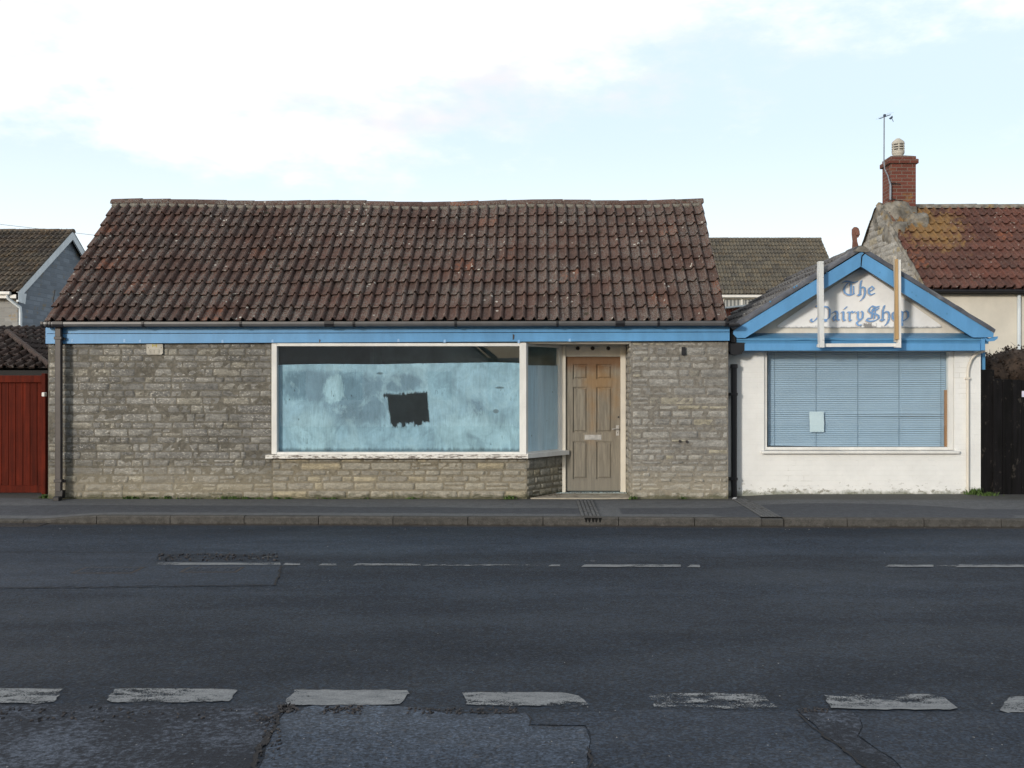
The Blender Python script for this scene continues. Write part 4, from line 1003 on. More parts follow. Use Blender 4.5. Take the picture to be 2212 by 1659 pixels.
pan = [(303, 448, 288, 438), (535, 683, 288, 438), (303, 455, 515, 972), (538, 700, 515, 972), (305, 465, 1062, 1440), (540, 705, 1062, 1440)]
cols_x = [(232, 303), (452, 537), (695, 775)]; rows_y = [(210, 288), (438, 515), (972, 1062), (1440, 1555)]
for i, (a, b) in enumerate(cols_x):
    if i == 1:
        for (c, d) in ((288, 438), (515, 972), (1062, 1440)): mb.box(dX(a), dX(b), DY, DY+0.022, dZ(d)+.0005, dZ(c)-.0005, 0, R.random())
    else: mb.box(dX(a)+(.002 if i == 0 else 0), dX(b)-(.002 if i == 2 else 0), DY, DY+0.022, dz0, dz1-.002, 0, R.random())
for (c, d) in rows_y: mb.box(dX(303)+.0005, dX(695)-.0005, DY+0.0006, DY+0.022, dZ(d)+(0 if d > 1500 else 0), dZ(c)-.002*(c == 210), 0, R.random())
for (a, b, c, d) in ((303, 452, 288, 438), (537, 695, 288, 438), (303, 452, 515, 972), (537, 695, 515, 972), (303, 452, 1062, 1440), (537, 695, 1062, 1440)):
    X0, X1, Z0, Z1 = dX(a), dX(b), dZ(d), dZ(c); g = 0.016; e = 0.022
    mb.box(X0+g+e, X1-g-e, DY+0.006, DY+0.0225, Z0+g+e, Z1-g-e)
    V = [(X0+g, DY+0.0222, Z0+g), (X1-g, DY+0.0222, Z0+g), (X1-g, DY+0.0222, Z1-g), (X0+g, DY+0.0222, Z1-g), (X0+g+e, DY+0.0065, Z0+g+e), (X1-g-e, DY+0.0065, Z0+g+e), (X1-g-e, DY+0.0065, Z1-g-e), (X0+g+e, DY+0.0065, Z1-g-e)]
    mb.add(V, [(0, 1, 5, 4), (1, 2, 6, 5), (2, 3, 7, 6), (3, 0, 4, 7)])
door = mb.build('door', DOOR, shop)
mb = MB(); mb.box(dX(420), dX(588), DY-0.010, DY+.001, dZ(1045), dZ(993), b=0.003); mb.box(dX(436), dX(572), DY-0.016, DY-0.0101, dZ(1036), dZ(1003), b=0.004); mb.build('letter_plate', METAL, door)
mb = MB(); mb.box(dX(732), dX(764), DY-0.008, DY+.001, dZ(1003), dZ(898), b=0.004)
mb.tube([Vector((dX(748), DY-0.008, dZ(935))), Vector((dX(748), DY-0.05, dZ(935))), Vector((dX(742), DY-0.058, dZ(935))), Vector((dX(712), DY-0.056, dZ(933))), Vector((dX(690), DY-0.054, dZ(937)))], [0.010, 0.009, 0.009, 0.008, 0.009], 10)
hd = mb.build('door_handle', METAL, door)
mb = MB(); mb.tube([Vector((dX(748), DY-0.0085, dZ(968))), Vector((dX(748), DY-.0095, dZ(968)))], 0.006, 8); mb.box(dX(746), dX(750), DY-.0095, DY-.0085, dZ(980), dZ(970)); mb.build('keyhole', VOID, hd)
mb = MB(); mb.tube([Vector((dX(757), DY-0.004, dZ(817))), Vector((dX(757), DY+.01, dZ(817)))], 0.014, 10); mb.build('lock_hole', RUST, door)
mb = MB(); mb.prism([(XA+0.05, F-0.03, 0), (0.8, F-0.06, 0), (XP-0.01, F-0.01, 0), (XP+0.01, 14.9, 0), (0.3, 14.9, 0), (0.30, 14.73, 0)], (0, 0, 0.018)); mb.build('doorstep', CONC, shop)
mb = MB()
for _ in range(260):
    a = R.random(); b = abs(R.gauss(0, 0.10)); c = A_.lerp(Vector((0.45, 14.74, 0)), a) + Vector((0.03+b*1.2, -b*0.2, 0.020))
    if R.random() < 0.5: c = Vector((R.uniform(0.35, 1.25), 14.72-abs(R.gauss(0, 0.07)), 0.021))
    q = R.uniform(0, 6.28); r = R.uniform(0.005, 0.016)
    mb.add([c+Vector((math.cos(q+k*1.57)*r, math.sin(q+k*1.57)*r*0.6, R.uniform(0, 0.008))) for k in range(4)], [(0, 1, 2, 3)], 0, R.random())
tag(mb.build('leaf_litter', DRYLEAF), 'brown dead leaves and dirt blown onto the front door step', 'leaves', kind='stuff')

# ================================================================== WHITE SHOP WITH BLUE GABLE
ds = thing('gabled_shop', (4.5, 14.4, 0), 'small white painted brick shop with bright blue gable boards and a lettered sign', 'building')
W4 = 14.4
wx0, wx1 = 2.665, px(2118.5, W4); ox0, ox1 = px(1651, W4), px(2062, W4); oz = pz(976, W4); tz = pz(752, W4)
mb = MB()
mb.box(wx0, ox0, W4, W4+0.22, -0.12, tz); mb.box(ox1, wx1, W4, W4+0.22, -0.12, tz); mb.box(ox0, ox1, W4, W4+0.22, -0.12, oz)
mb.box(wx0, wx0+0.2, W4+0.22, 17.0, -0.12, tz); mb.box(wx1-0.2, wx1, W4+0.22, 17.0, -0.12, tz); mb.box(wx0, wx1, 17.0, 17.2, -0.12, tz)
mb.build('wall', B_WHITE, ds)
mb = MB()
gp = [(1597, 726), (1859, 565), (2118, 724)]
mb.prism([P(1590, 727, 14.385), P(2128, 727, 14.385), P(1860, 560, 14.385)], (0, 0.1, 0))
mb.build('gable_panel', CREAM, ds)
mb = MB()   # rear gable and ceiling
mb.prism([(wx0, 17.05, tz), (wx1, 17.05, tz), ((wx0+wx1)/2, 17.05, pz(555, 14.05))], (0, 0.1, 0)); mb.box(wx0+0.01, wx1-0.01, 14.5, 17.0, tz-0.02, tz+0.02)
mb.box(wx0+0.25, wx1-0.25, 16.9, 16.95, 0, tz-.03)
mb.build('rear_gable', INSIDE, ds)
# barge boards
mb = MB()
mb.prism([P(1859.6, 545, 14.05), P(1859.6, 576, 14.05), P(1610, 730.3, 14.05), P(1592, 730.3, 14.05), P(1584, 722, 14.05), P(1585, 714, 14.05)], (0, 0.035, 0)); bl = mb.build('bargeboard', BLUE, ds)
mb = MB()
mb.prism([P(1860.4, 544, 14.045), P(2147, 720, 14.045), P(2145.5, 729, 14.045), P(2102, 729.5, 14.045), P(1860.4, 576, 14.045)], (0, 0.035, 0)); br = mb.build('bargeboard', BLUE, ds)
mb = MB(); mb.prism([P(1860, 560, 14.043), P(1861.5, 552, 14.043), P(1868, 546, 14.043), P(1870, 541, 14.043), P(1869, 548, 14.043), P(1863, 555, 14.043), P(1861, 576, 14.043), P(1859, 576, 14.043)], (0, 0.001, 0)); mb.build('board_crack', VOID, br)
for b, (x, y) in ((bl, (1786, 570+19)), (bl, (1715.5, 621)), (bl, (1721, 618)), (bl, (1664, 652)), (br, (1900.5, 589)), (br, (1979, 639)), (br, (1970, 632)), (br, (2045.5, 678))):
    mb = MB(); c = P(x, y, 14.043); mb.add([c+Vector((math.cos(k)*0.014, -0.002, math.sin(k)*0.014)) for k in (0.3, 1.3, 2.4, 3.5, 4.4, 5.4)], [tuple(range(6))]); mb.build('bolt', BLUE2, b)
# pent board under the gable
mb = MB()
a0, a1 = P(1591.5, 720, 14.38), P(2134, 720, 14.38); b0, b1 = P(1591.5, 731.5, 14.10), P(2137, 731, 14.10)
n = 40; V = []
for i in range(n+1):
    t_ = i/n; x = b0.x+(b1.x-b0.x)*t_; dmg = 0.012*math.exp(-((x-px(1735, 14.1))/0.10)**2)+0.016*math.exp(-((x-px(1795, 14.1))/0.10)**2)+0.0025*mnoise.noise(Vector((x*5, 0, 0)))
    V += [(x, 14.384, a0.z), (x, 14.10-dmg, b0.z+dmg*0.6), (x, 14.10-dmg*.6, b0.z-0.030+dmg), (x, 14.118, b0.z-0.034), (x, 14.125, b0.z-0.075), (x, 14.384, b0.z-0.075)]
mb.add(V, [(6*i+q, 6*i+6+q, 6*i+7+q, 6*i+1+q) for i in range(n) for q in range(5)]+[tuple(range(6)), tuple(range(6*n+5, 6*n-1, -1))])
mb.build('pent_board', BLUE2, ds)
mb = MB(); mb.box(px(1609, 14.10), px(2118, 14.10), 14.105, 14.13, pz(758, 14.10), pz(742.5, 14.1), b=0.003)
mb.box(px(2119, 14.10), px(2127, 14.1), 14.08, 14.40, pz(757.5, 14.10), pz(731.5, 14.1), b=0.003)
mb.box(px(1609, 14.10), px(2126, 14.10), 14.13, 14.5, pz(757, 14.10), pz(754, 14.1))
mb.build('fascia', BLUE, ds)
mb = MB(); mb.prism([P(2127, 729, 14.06), P(2134, 733, 14.06), P(2150, 727.5, 14.06), P(2156, 727, 14.06), P(2155, 732, 14.06), P(2148, 737, 14.06), P(2133, 738.5, 14.06)], (0, 0.05, 0)); mb.build('broken_gutter', BLUE, ds)
mb = MB(); mb.box(px(2119, 14.5), px(2125, 14.5), 14.45, 14.6, pz(800, 14.5), pz(758, 14.5)); mb.build('side_trim', BLUE2, ds)
# sign board and lettering
def rounded(pts, r=0.05, k=5):
    out = []
    for i in range(len(pts)):
        p0, p1, p2_ = pts[i-1], pts[i], pts[(i+1) % len(pts)]
        a = (p0-p1).normalized(); b = (p2_-p1).normalized()
        s, e = p1+a*r, p1+b*r
        for j in range(k+1):
            t_ = j/k; out.append(s*(1-t_)**2+p1*2*t_*(1-t_)+e*t_*t_)
    return out
mb = MB(); DB = 14.36
mb.prism(rounded([P(1672, 708.3, DB), P(2040, 708.3, DB), P(1859, 579, DB)], 0.10), (0, 0.022, 0))
sb = mb.build('sign_board', SIGN, ds)
def zq(x, y, d): return P((3000+x*0.27125)/1.79386, (950+y*0.27125)/1.79386, d)
LET = [  # (points, nib width, scale)
 [(985, 535), (1015, 518), (1060, 520), (1110, 535), (1150, 535), (1192, 520)], [(1050, 548), (1012, 590), (995, 640), (1008, 685), (1050, 712), (1100, 716), (1148, 694)],
 [(1098, 540), (1094, 700)], [(1133, 590), (1133, 700)], [(1246, 512), (1232, 560), (1228, 690), (1215, 708)], [(1195, 712), (1218, 722), (1238, 705)],
 [(1236, 625), (1262, 600), (1290, 615), (1300, 670), (1290, 720), (1270, 760), (1232, 796)], [(1362, 612), (1350, 640), (1352, 690), (1385, 714), (1435, 690)],
 [(1362, 612), (1395, 592), (1425, 622), (1400, 645), (1365, 662)],
 [(598, 872), (640, 892), (700, 880), (760, 885), (792, 920), (794, 985), (785, 1040), (745, 1070), (700, 1062)], [(655, 900), (648, 980), (625, 1030), (590, 1072), (555, 1098), (528, 1088), (524, 1064), (545, 1058)],
 [(700, 905), (695, 1062)], [(650, 1070), (700, 1075), (745, 1088)], [(832, 972), (862, 950), (895, 952), (905, 985), (898, 1050), (915, 1076), (935, 1068)], [(898, 995), (860, 1015), (843, 1045), (858, 1078), (895, 1058)],
 [(965, 960), (990, 958), (986, 1050), (998, 1082), (1022, 1070)], [(1005, 912), (1034, 885)], [(1052, 958), (1078, 962), (1072, 1050), (1082, 1084), (1108, 1070)], [(1078, 975), (1108, 948), (1125, 968), (1150, 955)],
 [(1176, 965), (1200, 955), (1192, 1030), (1208, 1068), (1240, 1055)], [(1248, 948), (1266, 970), (1260, 1040), (1225, 1080), (1185, 1098), (1180, 1125), (1205, 1150), (1246, 1140)],
 [(1494, 880), (1450, 890), (1400, 872), (1362, 905), (1350, 945), (1385, 975), (1450, 985), (1492, 1010), (1495, 1050), (1440, 1082), (1370, 1092), (1318, 1078), (1335, 1050), (1400, 1045)],
 [(1425, 900), (1405, 925), (1398, 1040)], [(1450, 905), (1432, 1050)], [(1400, 935), (1470, 925), (1490, 905)], [(1575, 868), (1552, 930), (1550, 1050), (1545, 1070)], [(1520, 1068), (1548, 1084), (1572, 1066)],
 [(1558, 985), (1592, 952), (1630, 958), (1645, 1000), (1636, 1070), (1618, 1115), (1582, 1152)], [(1700, 962), (1688, 1000), (1692, 1050), (1720, 1080), (1758, 1052), (1765, 990), (1735, 948), (1700, 962)],
 [(1805, 948), (1834, 962), (1826, 1080), (1830, 1152)], [(1838, 968), (1878, 942), (1912, 960), (1914, 1030), (1880, 1066), (1838, 1084)]]
def nibs(mb, dx, dy, d, w=34, word=0):
    k = 0
    for st in LET:
        wd = 0 if max(q_[1] for q_ in st) < 820 else (1 if max(q_[0] for q_ in st) < 1300 else 2)
        if wd != word: continue
        thin = len(st) == 2 and st[0][1] > 880 and st[0][1] < 915 and st[0][0] > 1000 and st[0][0] < 1010
        ww = w*(0.55 if st[0] in ((1133, 590), (1450, 905)) else 1.0)
        nx_, ny_ = ww/2*math.cos(math.radians(35)), -ww/2*math.sin(math.radians(35))
        px_, py_ = 4.5, 4.5
        for i, ((xa, ya), (xb, yb)) in enumerate(zip(st, st[1:])):
            pts = []
            tail = 0.35 if (i == len(st)-2 and len(st) > 4) else 1.0
            for (x, y, q) in ((xa, ya, 1.0), (xb, yb, tail)):
                for (sx, sy) in ((1, 1), (-1, -1)):
                    for (ex, ey) in ((px_, py_), (-px_, -py_)): pts.append((x+sx*nx_*q+ex*0.9+dx, y+sy*ny_*q+ey*0.9+dy))
            h = hull(pts); k += 1
            off = 0.0030+0.00009*k
            mb.add([zq(x, y, d-off) for x, y in h], [tuple(range(len(h)))])
def hull(p):
    p = sorted(set(p))
    def half(q):
        o = []
        for c in q:
            while len(o) > 1 and (o[-1][0]-o[-2][0])*(c[1]-o[-2][1])-(o[-1][1]-o[-2][1])*(c[0]-o[-2][0]) <= 0: o.pop()
            o.append(c)
        return o
    return half(p)[:-1]+half(p[::-1])[:-1]
for wi in range(3):
    mb = MB(); nibs(mb, -13, 12, DB+0.0015, 24, wi); mb.build('lettering_shadow', LSHADE, sb)
    mb = MB(); nibs(mb, 0, 0, DB-0.009, 25, wi); mb.build('lettering', LETTER, sb)
# roof of the gabled shop
ay = pz(536, 14.03); apx = px(1860, 14.03); lx = px(1581, 14.03); lz = pz(710, 14.03); rx = px(2150, 14.03); rz = pz(716, 14.03)
mb = MB()
vl = Vector((apx-lx, 0, ay-lz)); Sl = vl.length; vl.normalize()
tiled(mb, (lx, 17.1, lz), (0, -1, 0), vl, 17.1-14.2, Sl, 6, 0.16, sag=None, jit=1.5, amp=0.8)
vr = Vector((apx-rx, 0, ay-rz)); Sr = vr.length; vr.normalize()
tiled(mb, (rx, 14.2, rz), (0, 1, 0), vr, 17.1-14.2, Sr, 6, 0.16, jit=1.5)
mb.quad((lx, 14.07, lz-.03), (apx, 14.07, ay-.03), (apx, 17.1, ay-.03), (lx, 17.1, lz-.03)); mb.quad((rx, 14.07, rz-.03), (apx, 14.07, ay-.03), (apx, 17.1, ay-.03), (rx, 17.1, rz-.03))
dr = mb.build('roof', T_SLATE, ds)
mb = MB(); ridge(mb, (apx, 14.06, ay-0.05), (apx, 17.1, ay-0.05), 0.11, 0.4); mb.build('ridge_tiles', T_SLATE, dr)
mb = MB()
nl = Vector((-vl.z, 0, vl.x)); nr = Vector((vr.z*-1, 0, vr.x)); nr = nr if nr.z > 0 else -nr
for (ox_, oz_, vv, nn_, SS) in ((lx, lz, vl, nl, Sl), (rx, rz, vr, nr, Sr)):
    k = 40; V = []
    for i in range(k+1):
        c = Vector((ox_, 14.0, oz_))+vv*(SS*i/k); j1 = 0.008*mnoise.noise(c*6); j2 = 0.006*mnoise.noise(c*14)
        V += [c+nn_*(-0.03)+Vector((0, 0.035, 0)), c+nn_*(0.0+j2)+Vector((0, 0.03+j2, 0)), c+nn_*(0.035+j1)+Vector((0, 0.06, 0)), c+nn_*(0.04+j2)+Vector((0, 0.26, 0))]
    mb.add(V, [(4*i+q, 4*i+4+q, 4*i+5+q, 4*i+1+q) for i in range(k) for q in range(3)], 0, 0.5, True)
mb.build('verge', LEAD, dr)
mb = MB(); c = P(1861, 538, 14.02)
mb.prism([c+Vector((-0.11, 0, -0.035)), c+Vector((0.11, 0, -0.045)), c+Vector((0.10, 0, 0.0)), c+Vector((0.03, 0, 0.038)), c+Vector((-0.03, 0, 0.035))], (0, 0.3, 0)); mb.build('apex_mortar', MORT, dr)
# ridge finial: a tall hooked crest tile
mb = MB()
fo = [(1841.5, 551), (1843.5, 520), (1841.8, 505), (1842, 495), (1846, 490.5), (1851, 491), (1855, 494), (1857, 500), (1857.5, 506), (1855, 513), (1851.5, 514.5), (1852, 522), (1857, 540), (1861, 551)]
mb.prism([P(x, y, 14.32) for x, y in fo], (0, 0.05, 0)); mb.prism([P(1858, 508, 14.30)+Vector((0, 0, 0)), P(1856, 498, 14.30), P(1851, 495, 14.30), P(1848, 500, 14.30), P(1850, 509, 14.30)], (0, 0.09, 0))
mb.build('finial', TERRA, dr)
# window
mb = MB()
D5 = 14.40
fx0, fx1 = px(1651, 14.42), px(2062, 14.42)
mb.box(px(1651.5, D5), px(1658, D5), 14.425, 14.52, pz(973, D5), tz, b=0.004); mb.box(px(2051, D5), px(2061.5, D5), 14.425, 14.52, pz(973, D5), tz, b=0.004)
mb.box(px(1658, D5), px(2051, D5), 14.430, 14.52, pz(973, D5), pz(966.5, D5), b=0.004)
mb.box(px(1658, D5), px(2051, D5), 14.430, 14.52, pz(760, D5), tz, b=0.004)
sw = mb.build('window_frame', WHITE, ds)
mb = MB(); mb.box(px(1645.5, 14.33), px(2074, 14.33), 14.33, 14.44, pz(981, 14.33), pz(974.5, 14.33), b=0.008); mb.build('window_sill', WHITE, sw)
mb = MB(); g0, g1 = px(1656, 14.47), px(2053, 14.47); mb.quad((g0, 14.47, pz(968, 14.47)), (g1, 14.47, pz(968, 14.47)), (g1, 14.47, pz(758, 14.47)), (g0, 14.47, pz(758, 14.47))); mb.build('window_pane', GLASS, sw)
# pipes
mb = MB(); q = [(2127, 758, 14.30), (2122, 760, 14.31), (2112, 763.5, 14.33), (2104, 769, 14.34), (2098, 777, 14.35), (2093.5, 788, 14.355), (2091, 800, 14.36), (2090.5, 815, 14.36), (2090.5, 1068, 14.36)]
mb.tube([P(*a) for a in q], 0.021, 12); wp = mb.build('white_pipe', CREAM, ds)
mb = MB(); mb.box(px(2086, 14.36), px(2095, 14.36), 14.335, 14.40, pz(820, 14.36), pz(816, 14.36), b=.003); mb.build('pipe_clip', CREAM, wp)
bp = MB(); bp.box(px(1580, 14.28), px(1591.5, 14.28), 14.25, 14.32, pz(1074, 14.28), pz(792, 14.28), b=0.010); bp.box(px(1579.2, 14.27), px(1592.8, 14.27), 14.24, 14.33, pz(796, 14.27), pz(787, 14.27), b=0.006)
b_ = bp.build('black_pipe', BLACK, ds)
for y in (852, 1035):
    mb = MB(); mb.box(px(1576, 14.27), px(1593, 14.27), 14.243, 14.39, pz(y+3, 14.27), pz(y-3, 14.27), b=0.003); mb.build('pipe_clip', BLACK, b_)
mb = MB(); mb.prism([P(1575, 739, 14.12), P(1610, 741, 14.12), P(1609, 755, 14.12), P(1602, 765, 14.12), P(1590, 768, 14.12), P(1579, 765, 14.12), P(1574.5, 757, 14.12)], (0, 0.12, 0)); mb.build('hopper', BLACK, ds)
mb = MB(); mb.box(px(1577.5, 14.1), px(1590, 14.1), 14.09, 14.25, pz(741, 14.1), pz(700, 14.1), b=0.01); mb.box(px(1570, 13.9), px(1597, 13.9), 13.83, 13.98, pz(707, 13.9), pz(698, 13.9), b=0.02); mb.build('gutter_outlet', BLACK, ds)

# ---- things inside and on it
bl_ = thing('window_blind', (px(1855, 14.55), 14.55, pz(966, 14.55)), 'pale blue slatted venetian blind closed behind the white shop window, one slat bent', 'blind')
BD = 14.545
bx0, bx1 = px(1659, BD), px(2047, BD); zt, zb = pz(758, BD), pz(965, BD); N = 51
mb = MB()
for i in range(N):
    z = zt-(i+0.5)*(zt-zb)/N; k = 24; V = []
    for j in range(k+1):
        x = bx0+(bx1-bx0)*j/k; a = math.radians(62)
        dz = 0.0008*math.sin(x*2+i)
        if i in (33, 34): dz += 0.010*math.exp(-((x-px(1950, BD))/0.9)**2)*(1 if i == 33 else 0.4)
        if i == 35: a = math.radians(62-20*math.exp(-((x-px(1950, BD))/0.8)**2))
        if i == N-1: dz += 0.012*(1-sstep(0.0, 0.9, x-bx0))
        h = 0.0127
        V += [(x, BD-math.cos(a)*h, z+dz-math.sin(a)*h), (x, BD-0.0028, z+dz+0.001), (x, BD+math.cos(a)*h, z+dz+math.sin(a)*h)]
    mb.add(V, [(3*j+q, 3*j+3+q, 3*j+4+q, 3*j+1+q) for j in range(k) for q in range(2)], 0, 0.5, True)
mb.build('slats', BLIND, bl_)
for xc in (1671.8, 1761.5, 1851.5, 1940.5, 2031):
    mb = MB(); x = px(xc, BD); mb.box(x-0.0017, x+0.0017, BD-0.020, BD-0.016, zb, zt); mb.build('cord', CORD, bl_)
mb = MB(); mb.box(bx0, bx1, BD-0.015, BD+0.02, zt-0.002, zt+0.03); mb.build('headrail', BLIND, bl_)
t = MB(); n = 6; V = []
for j in range(n+1):
    for i in range(n+1):
        q = P(1749.2+31*i/n-(0.6 if j < 3 else 0), 889.5+44*j/n, 14.492); q.y += 0.003*mnoise.noise(Vector((i*.9, j*.7, 3))); V.append(q)
t.add(V, [(j*(n+1)+i, j*(n+1)+i+1, (j+1)*(n+1)+i+1, (j+1)*(n+1)+i) for j in range(n) for i in range(n)], 0, 0.5, True)
tag(t.build('paper_sheet', PAPER), 'blank pale sheet of paper stuck inside the window in front of the blind', 'paper')
t = MB(); t.box(px(2040, 14.50), px(2048, 14.50), 14.485, 14.515, pz(966, 14.5), pz(843, 14.5), b=0.002)
tag(t.build('wooden_batten', STICK), 'orange brown wooden batten upright at the right edge of the blind', 'batten')
fr = thing('sign_frame', (px(1855, 13.95), 14.0, pz(749, 13.95)), 'open frame of two tall white posts and a bottom rail fixed across the blue gable', 'sign frame')
mb = MB(); mb.prism([P(1770.8, 751, 13.90), P(1781, 751, 13.90), P(1780.2, 690, 13.90), P(1779.2, 564.5, 13.90), P(1769.2, 564.5, 13.90), P(1768.4, 620, 13.90), P(1770, 690, 13.90)], (0, 0.10, 0)); mb.build('post', WHITE_G, fr)
mb = MB(); mb.prism([P(1941, 751, 13.90), P(1946.8, 751.5, 13.90), P(1946.2, 561, 13.90), P(1940.2, 561, 13.90)], (0, 0.10, 0)); mb.prism([P(1936.5, 751, 13.90), P(1941, 751, 13.90), P(1941, 741.5, 13.90), P(1936.5, 741.5, 13.90)], (0, 0.1, 0)); mb.build('post', WHITE, fr)
mb = MB(); mb.prism([P(1766.5, 750, 13.95), P(1937, 749.2, 13.95), P(1937, 742, 13.95), P(1781, 742.5, 13.95), P(1781, 746, 13.95), P(1766.5, 744, 13.95)], (0, 0.055, 0)); mb.build('bottom_rail', WHITE, fr)
mb = MB(); mb.prism([P(1935, 733.5, 13.885), P(1941.5, 733.5, 13.885), P(1939.8, 560, 13.885), P(1935.5, 560, 13.885)], (0, 0.05, 0)); x = mb.build('batten', BATTEN, fr); x['label'] = 'raw brown timber batten'
mb = MB(); mb.prism([P(1933, 739.5, 13.945), P(1938.3, 739.5, 13.945), P(1936.5, 640, 13.945), P(1935.8, 553, 13.945), P(1931.8, 553, 13.945), P(1934.2, 640, 13.945)], (0, 0.05, 0)); x = mb.build('batten', BATTEN_G, fr); x['label'] = 'weathered grey timber batten'
for y in (570, 600, 640, 690, 735):
    mb = MB(); mb.tube([P(1778, y, 13.898), P(1778, y, 13.90)], 0.005, 6); mb.build('screw', RUST, fr)

# ================================================================== COTTAGE BEHIND, WITH CHIMNEY
cg = thing('cottage', (9.5, 21.3, 0), 'old cottage with rough stone gable, brick chimney and red tiled roof behind the blue gable', 'house')
GX = 7.2; ey, ez, ry, rz_ = 18.7, pz(623, 18.7), 21.3, pz(446, 21.3)
mb = MB(); mb.box(GX+0.1, 15.0, ey+0.20, ey+0.45, -0.1, ez+0.05); mb.box(14.8, 15, ey+.45, 23.7, -.1, ez); mb.box(GX+.3, 15, 23.7, 23.9, -.1, ez); mb.build('wall', RENDER, cg)
mb = MB()
mb.prism([(GX+0.03, ey+0.12, -0.1), (GX+0.03, 23.9, -0.1), (GX+0.03, 23.9, ez-0.02), (GX+0.03, ry, rz_-0.02), (GX+0.03, ey+0.12, ez-0.02)], (0.3, 0, 0), 0, -1.0)
slope = (rz_-ez)/(ry-ey)
stones(mb, (GX+0.03, 23.9, 2.0), (0, -1, 0), (-1, 0, 0), 23.9-ey-0.12, rz_-2.05, ch=(0.09, 0.16), sl=(0.16, 0.42), joint=0.012, proud=(0.000, 0.016), rough=0.7,
       blocked=lambda x, z: (2.0+z+0.04) > min(ez+slope*(23.9-x-ey), ez+slope*(x)))
mb.build('gable_wall', S_GABLE, cg)
sc_ = math.hypot(ry-ey, rz_-ez); vc = Vector((0, (ry-ey)/sc_, (rz_-ez)/sc_)); nc = Vector((0, -vc.z, vc.y))
mb = MB(); tiled(mb, (GX+0.02, ey, ez), (1, 0, 0), vc, 15.2-GX, sc_-0.08, 9, 0.172, amp=1.1, jit=1.3)
mb.quad((GX+0.1, ey+0.03, ez-.03), (15.2, ey+.03, ez-.03), (15.2, ry, rz_-.05), (GX+.1, ry, rz_-.05)); mb.quad((GX+0.1, 23.95, ez), (15.2, 23.95, ez), (15.2, ry, rz_-.05), (GX+.1, ry, rz_-.05))
cr_ = mb.build('roof', T_COT, cg)
mb = MB(); ridge(mb, (GX+0.75, ry, rz_-0.06), (15.2, ry, rz_-0.07), 0.14, 0.45); mb.build('ridge_tiles', MORT_L, cr_)
def lump(mb, pts_fn, nu, nv, m=0):
    V = [pts_fn(i/nu, j/nv) for j in range(nv+1) for i in range(nu+1)]
    mb.add(V, [(j*(nu+1)+i, j*(nu+1)+i+1, (j+1)*(nu+1)+i+1, (j+1)*(nu+1)+i) for j in range(nv) for i in range(nu)], m, 0.5, True)
mb = MB()
def vfn(a, b):   # mortar fillet along the front verge, widening to the chimney
    c = Vector((GX-0.02, ey, ez))+vc*(sc_*a); w = 0.07+0.20*sstep(0.55, 0.85, a)*(1-0.0*a)+0.035*mnoise.noise(c*4)+0.015*mnoise.noise(c*13)
    return c+Vector((w*b, 0, 0))+nc*(0.075*(1-b)**0.5*math.sin(math.pi*min(1, 0.25+b))+0.03+0.02*mnoise.noise(c*5+Vector((b*2, 0, 0)))-0.07*(b == 0))
lump(mb, vfn, 60, 6)
def vfn2(a, b):
    c = Vector((GX-0.03, 23.95, ez))+Vector((0, -vc.y, vc.z))*(sc_*a); return c+Vector((0.2*b, 0, 0.03+0.02*mnoise.noise(c*5)-0.08*(b == 0)))
lump(mb, vfn2, 30, 3)
mb.build('verge', MORT_L, cr_)
# mortar shoulder below the stack
mb = MB()
def sph(c, r, seed, amp=0.22, zmin=None, nu=26, nv=14):
    def f(a, b):
        th, ph = a*2*math.pi, b*math.pi
        d = Vector((math.sin(ph)*math.cos(th), math.sin(ph)*math.sin(th), math.cos(ph)))
        d2 = Vector([math.copysign(abs(q)**0.6, q) for q in d])
        k = 1+amp*mnoise.noise(d*1.6+Vector((seed, 0, 0)))+amp*0.4*mnoise.noise(d*5+Vector((seed, 4, 0)))
        return Vector(c)+Vector((d2.x*r[0], d2.y*r[1], d2.z*r[2]))*k
    lump(mb, f, nu, nv)
sph((7.58, 21.25, 5.15), (0.40, 0.42, 0.32), 1); sph((7.85, 20.85, 4.95), (0.24, 0.30, 0.24), 5); sph((7.40, 20.75, 4.75), (0.20, 0.4, 0.24), 9)
mb.build('chimney_shoulder', MORT_L, cr_)
mb = MB(); cx0, cx1, cy0, cy1 = 7.385, 7.915, 20.95, 21.46; ct = pz(352, 20.95)
mb.box(cx0, cx1, cy0, cy1, 5.0, ct-0.02); mb.box(cx0-0.045, cx1+0.045, cy0-0.045, cy1+0.045, ct-0.02, ct+0.075, b=0.008); mb.box(cx0-0.005, cx1+0.005, cy0-0.005, cy1+0.005, ct+0.075, ct+0.14, b=0.008)
chm = mb.build('chimney', B_RED, cr_)
mb = MB(); mb.add([(cx0, cy0, ct+.141), (cx1, cy0, ct+.141), (cx1, cy1, ct+.141), (cx0, cy1, ct+.141), (7.55, 21.1, ct+.19), (7.75, 21.1, ct+.19), (7.75, 21.3, ct+.19), (7.55, 21.3, ct+.19)], [(0, 1, 5, 4), (1, 2, 6, 5), (2, 3, 7, 6), (3, 0, 4, 7), (4, 5, 6, 7)]); mb.build('flaunching', MORT, cr_)
mb = MB(); pc = ((px(1940, 21.2)), 21.2, ct+0.15)
H = pz(300, 21.2)-pc[2]
mb.lathe(pc, [(0.105, 0), (0.115, 0.02), (0.105, 0.06), (0.122, 0.085), (0.132, 0.11), (0.128, 0.13)], 20)
z = 0.13
for i in range(4):
    mb.lathe(pc, [(0.10, z), (0.131, z), (0.133, z+0.028), (0.10, z+0.028)], 20); z += 0.052 if i < 3 else 0.028
mb.lathe(pc, [(0.133, z), (0.125, z+0.03), (0.10, z+0.055), (0.04, H), (0.0, H+.005)], 20)
mb.lathe(pc, [(0.085, 0.1), (0.085, z)], 16, 1)
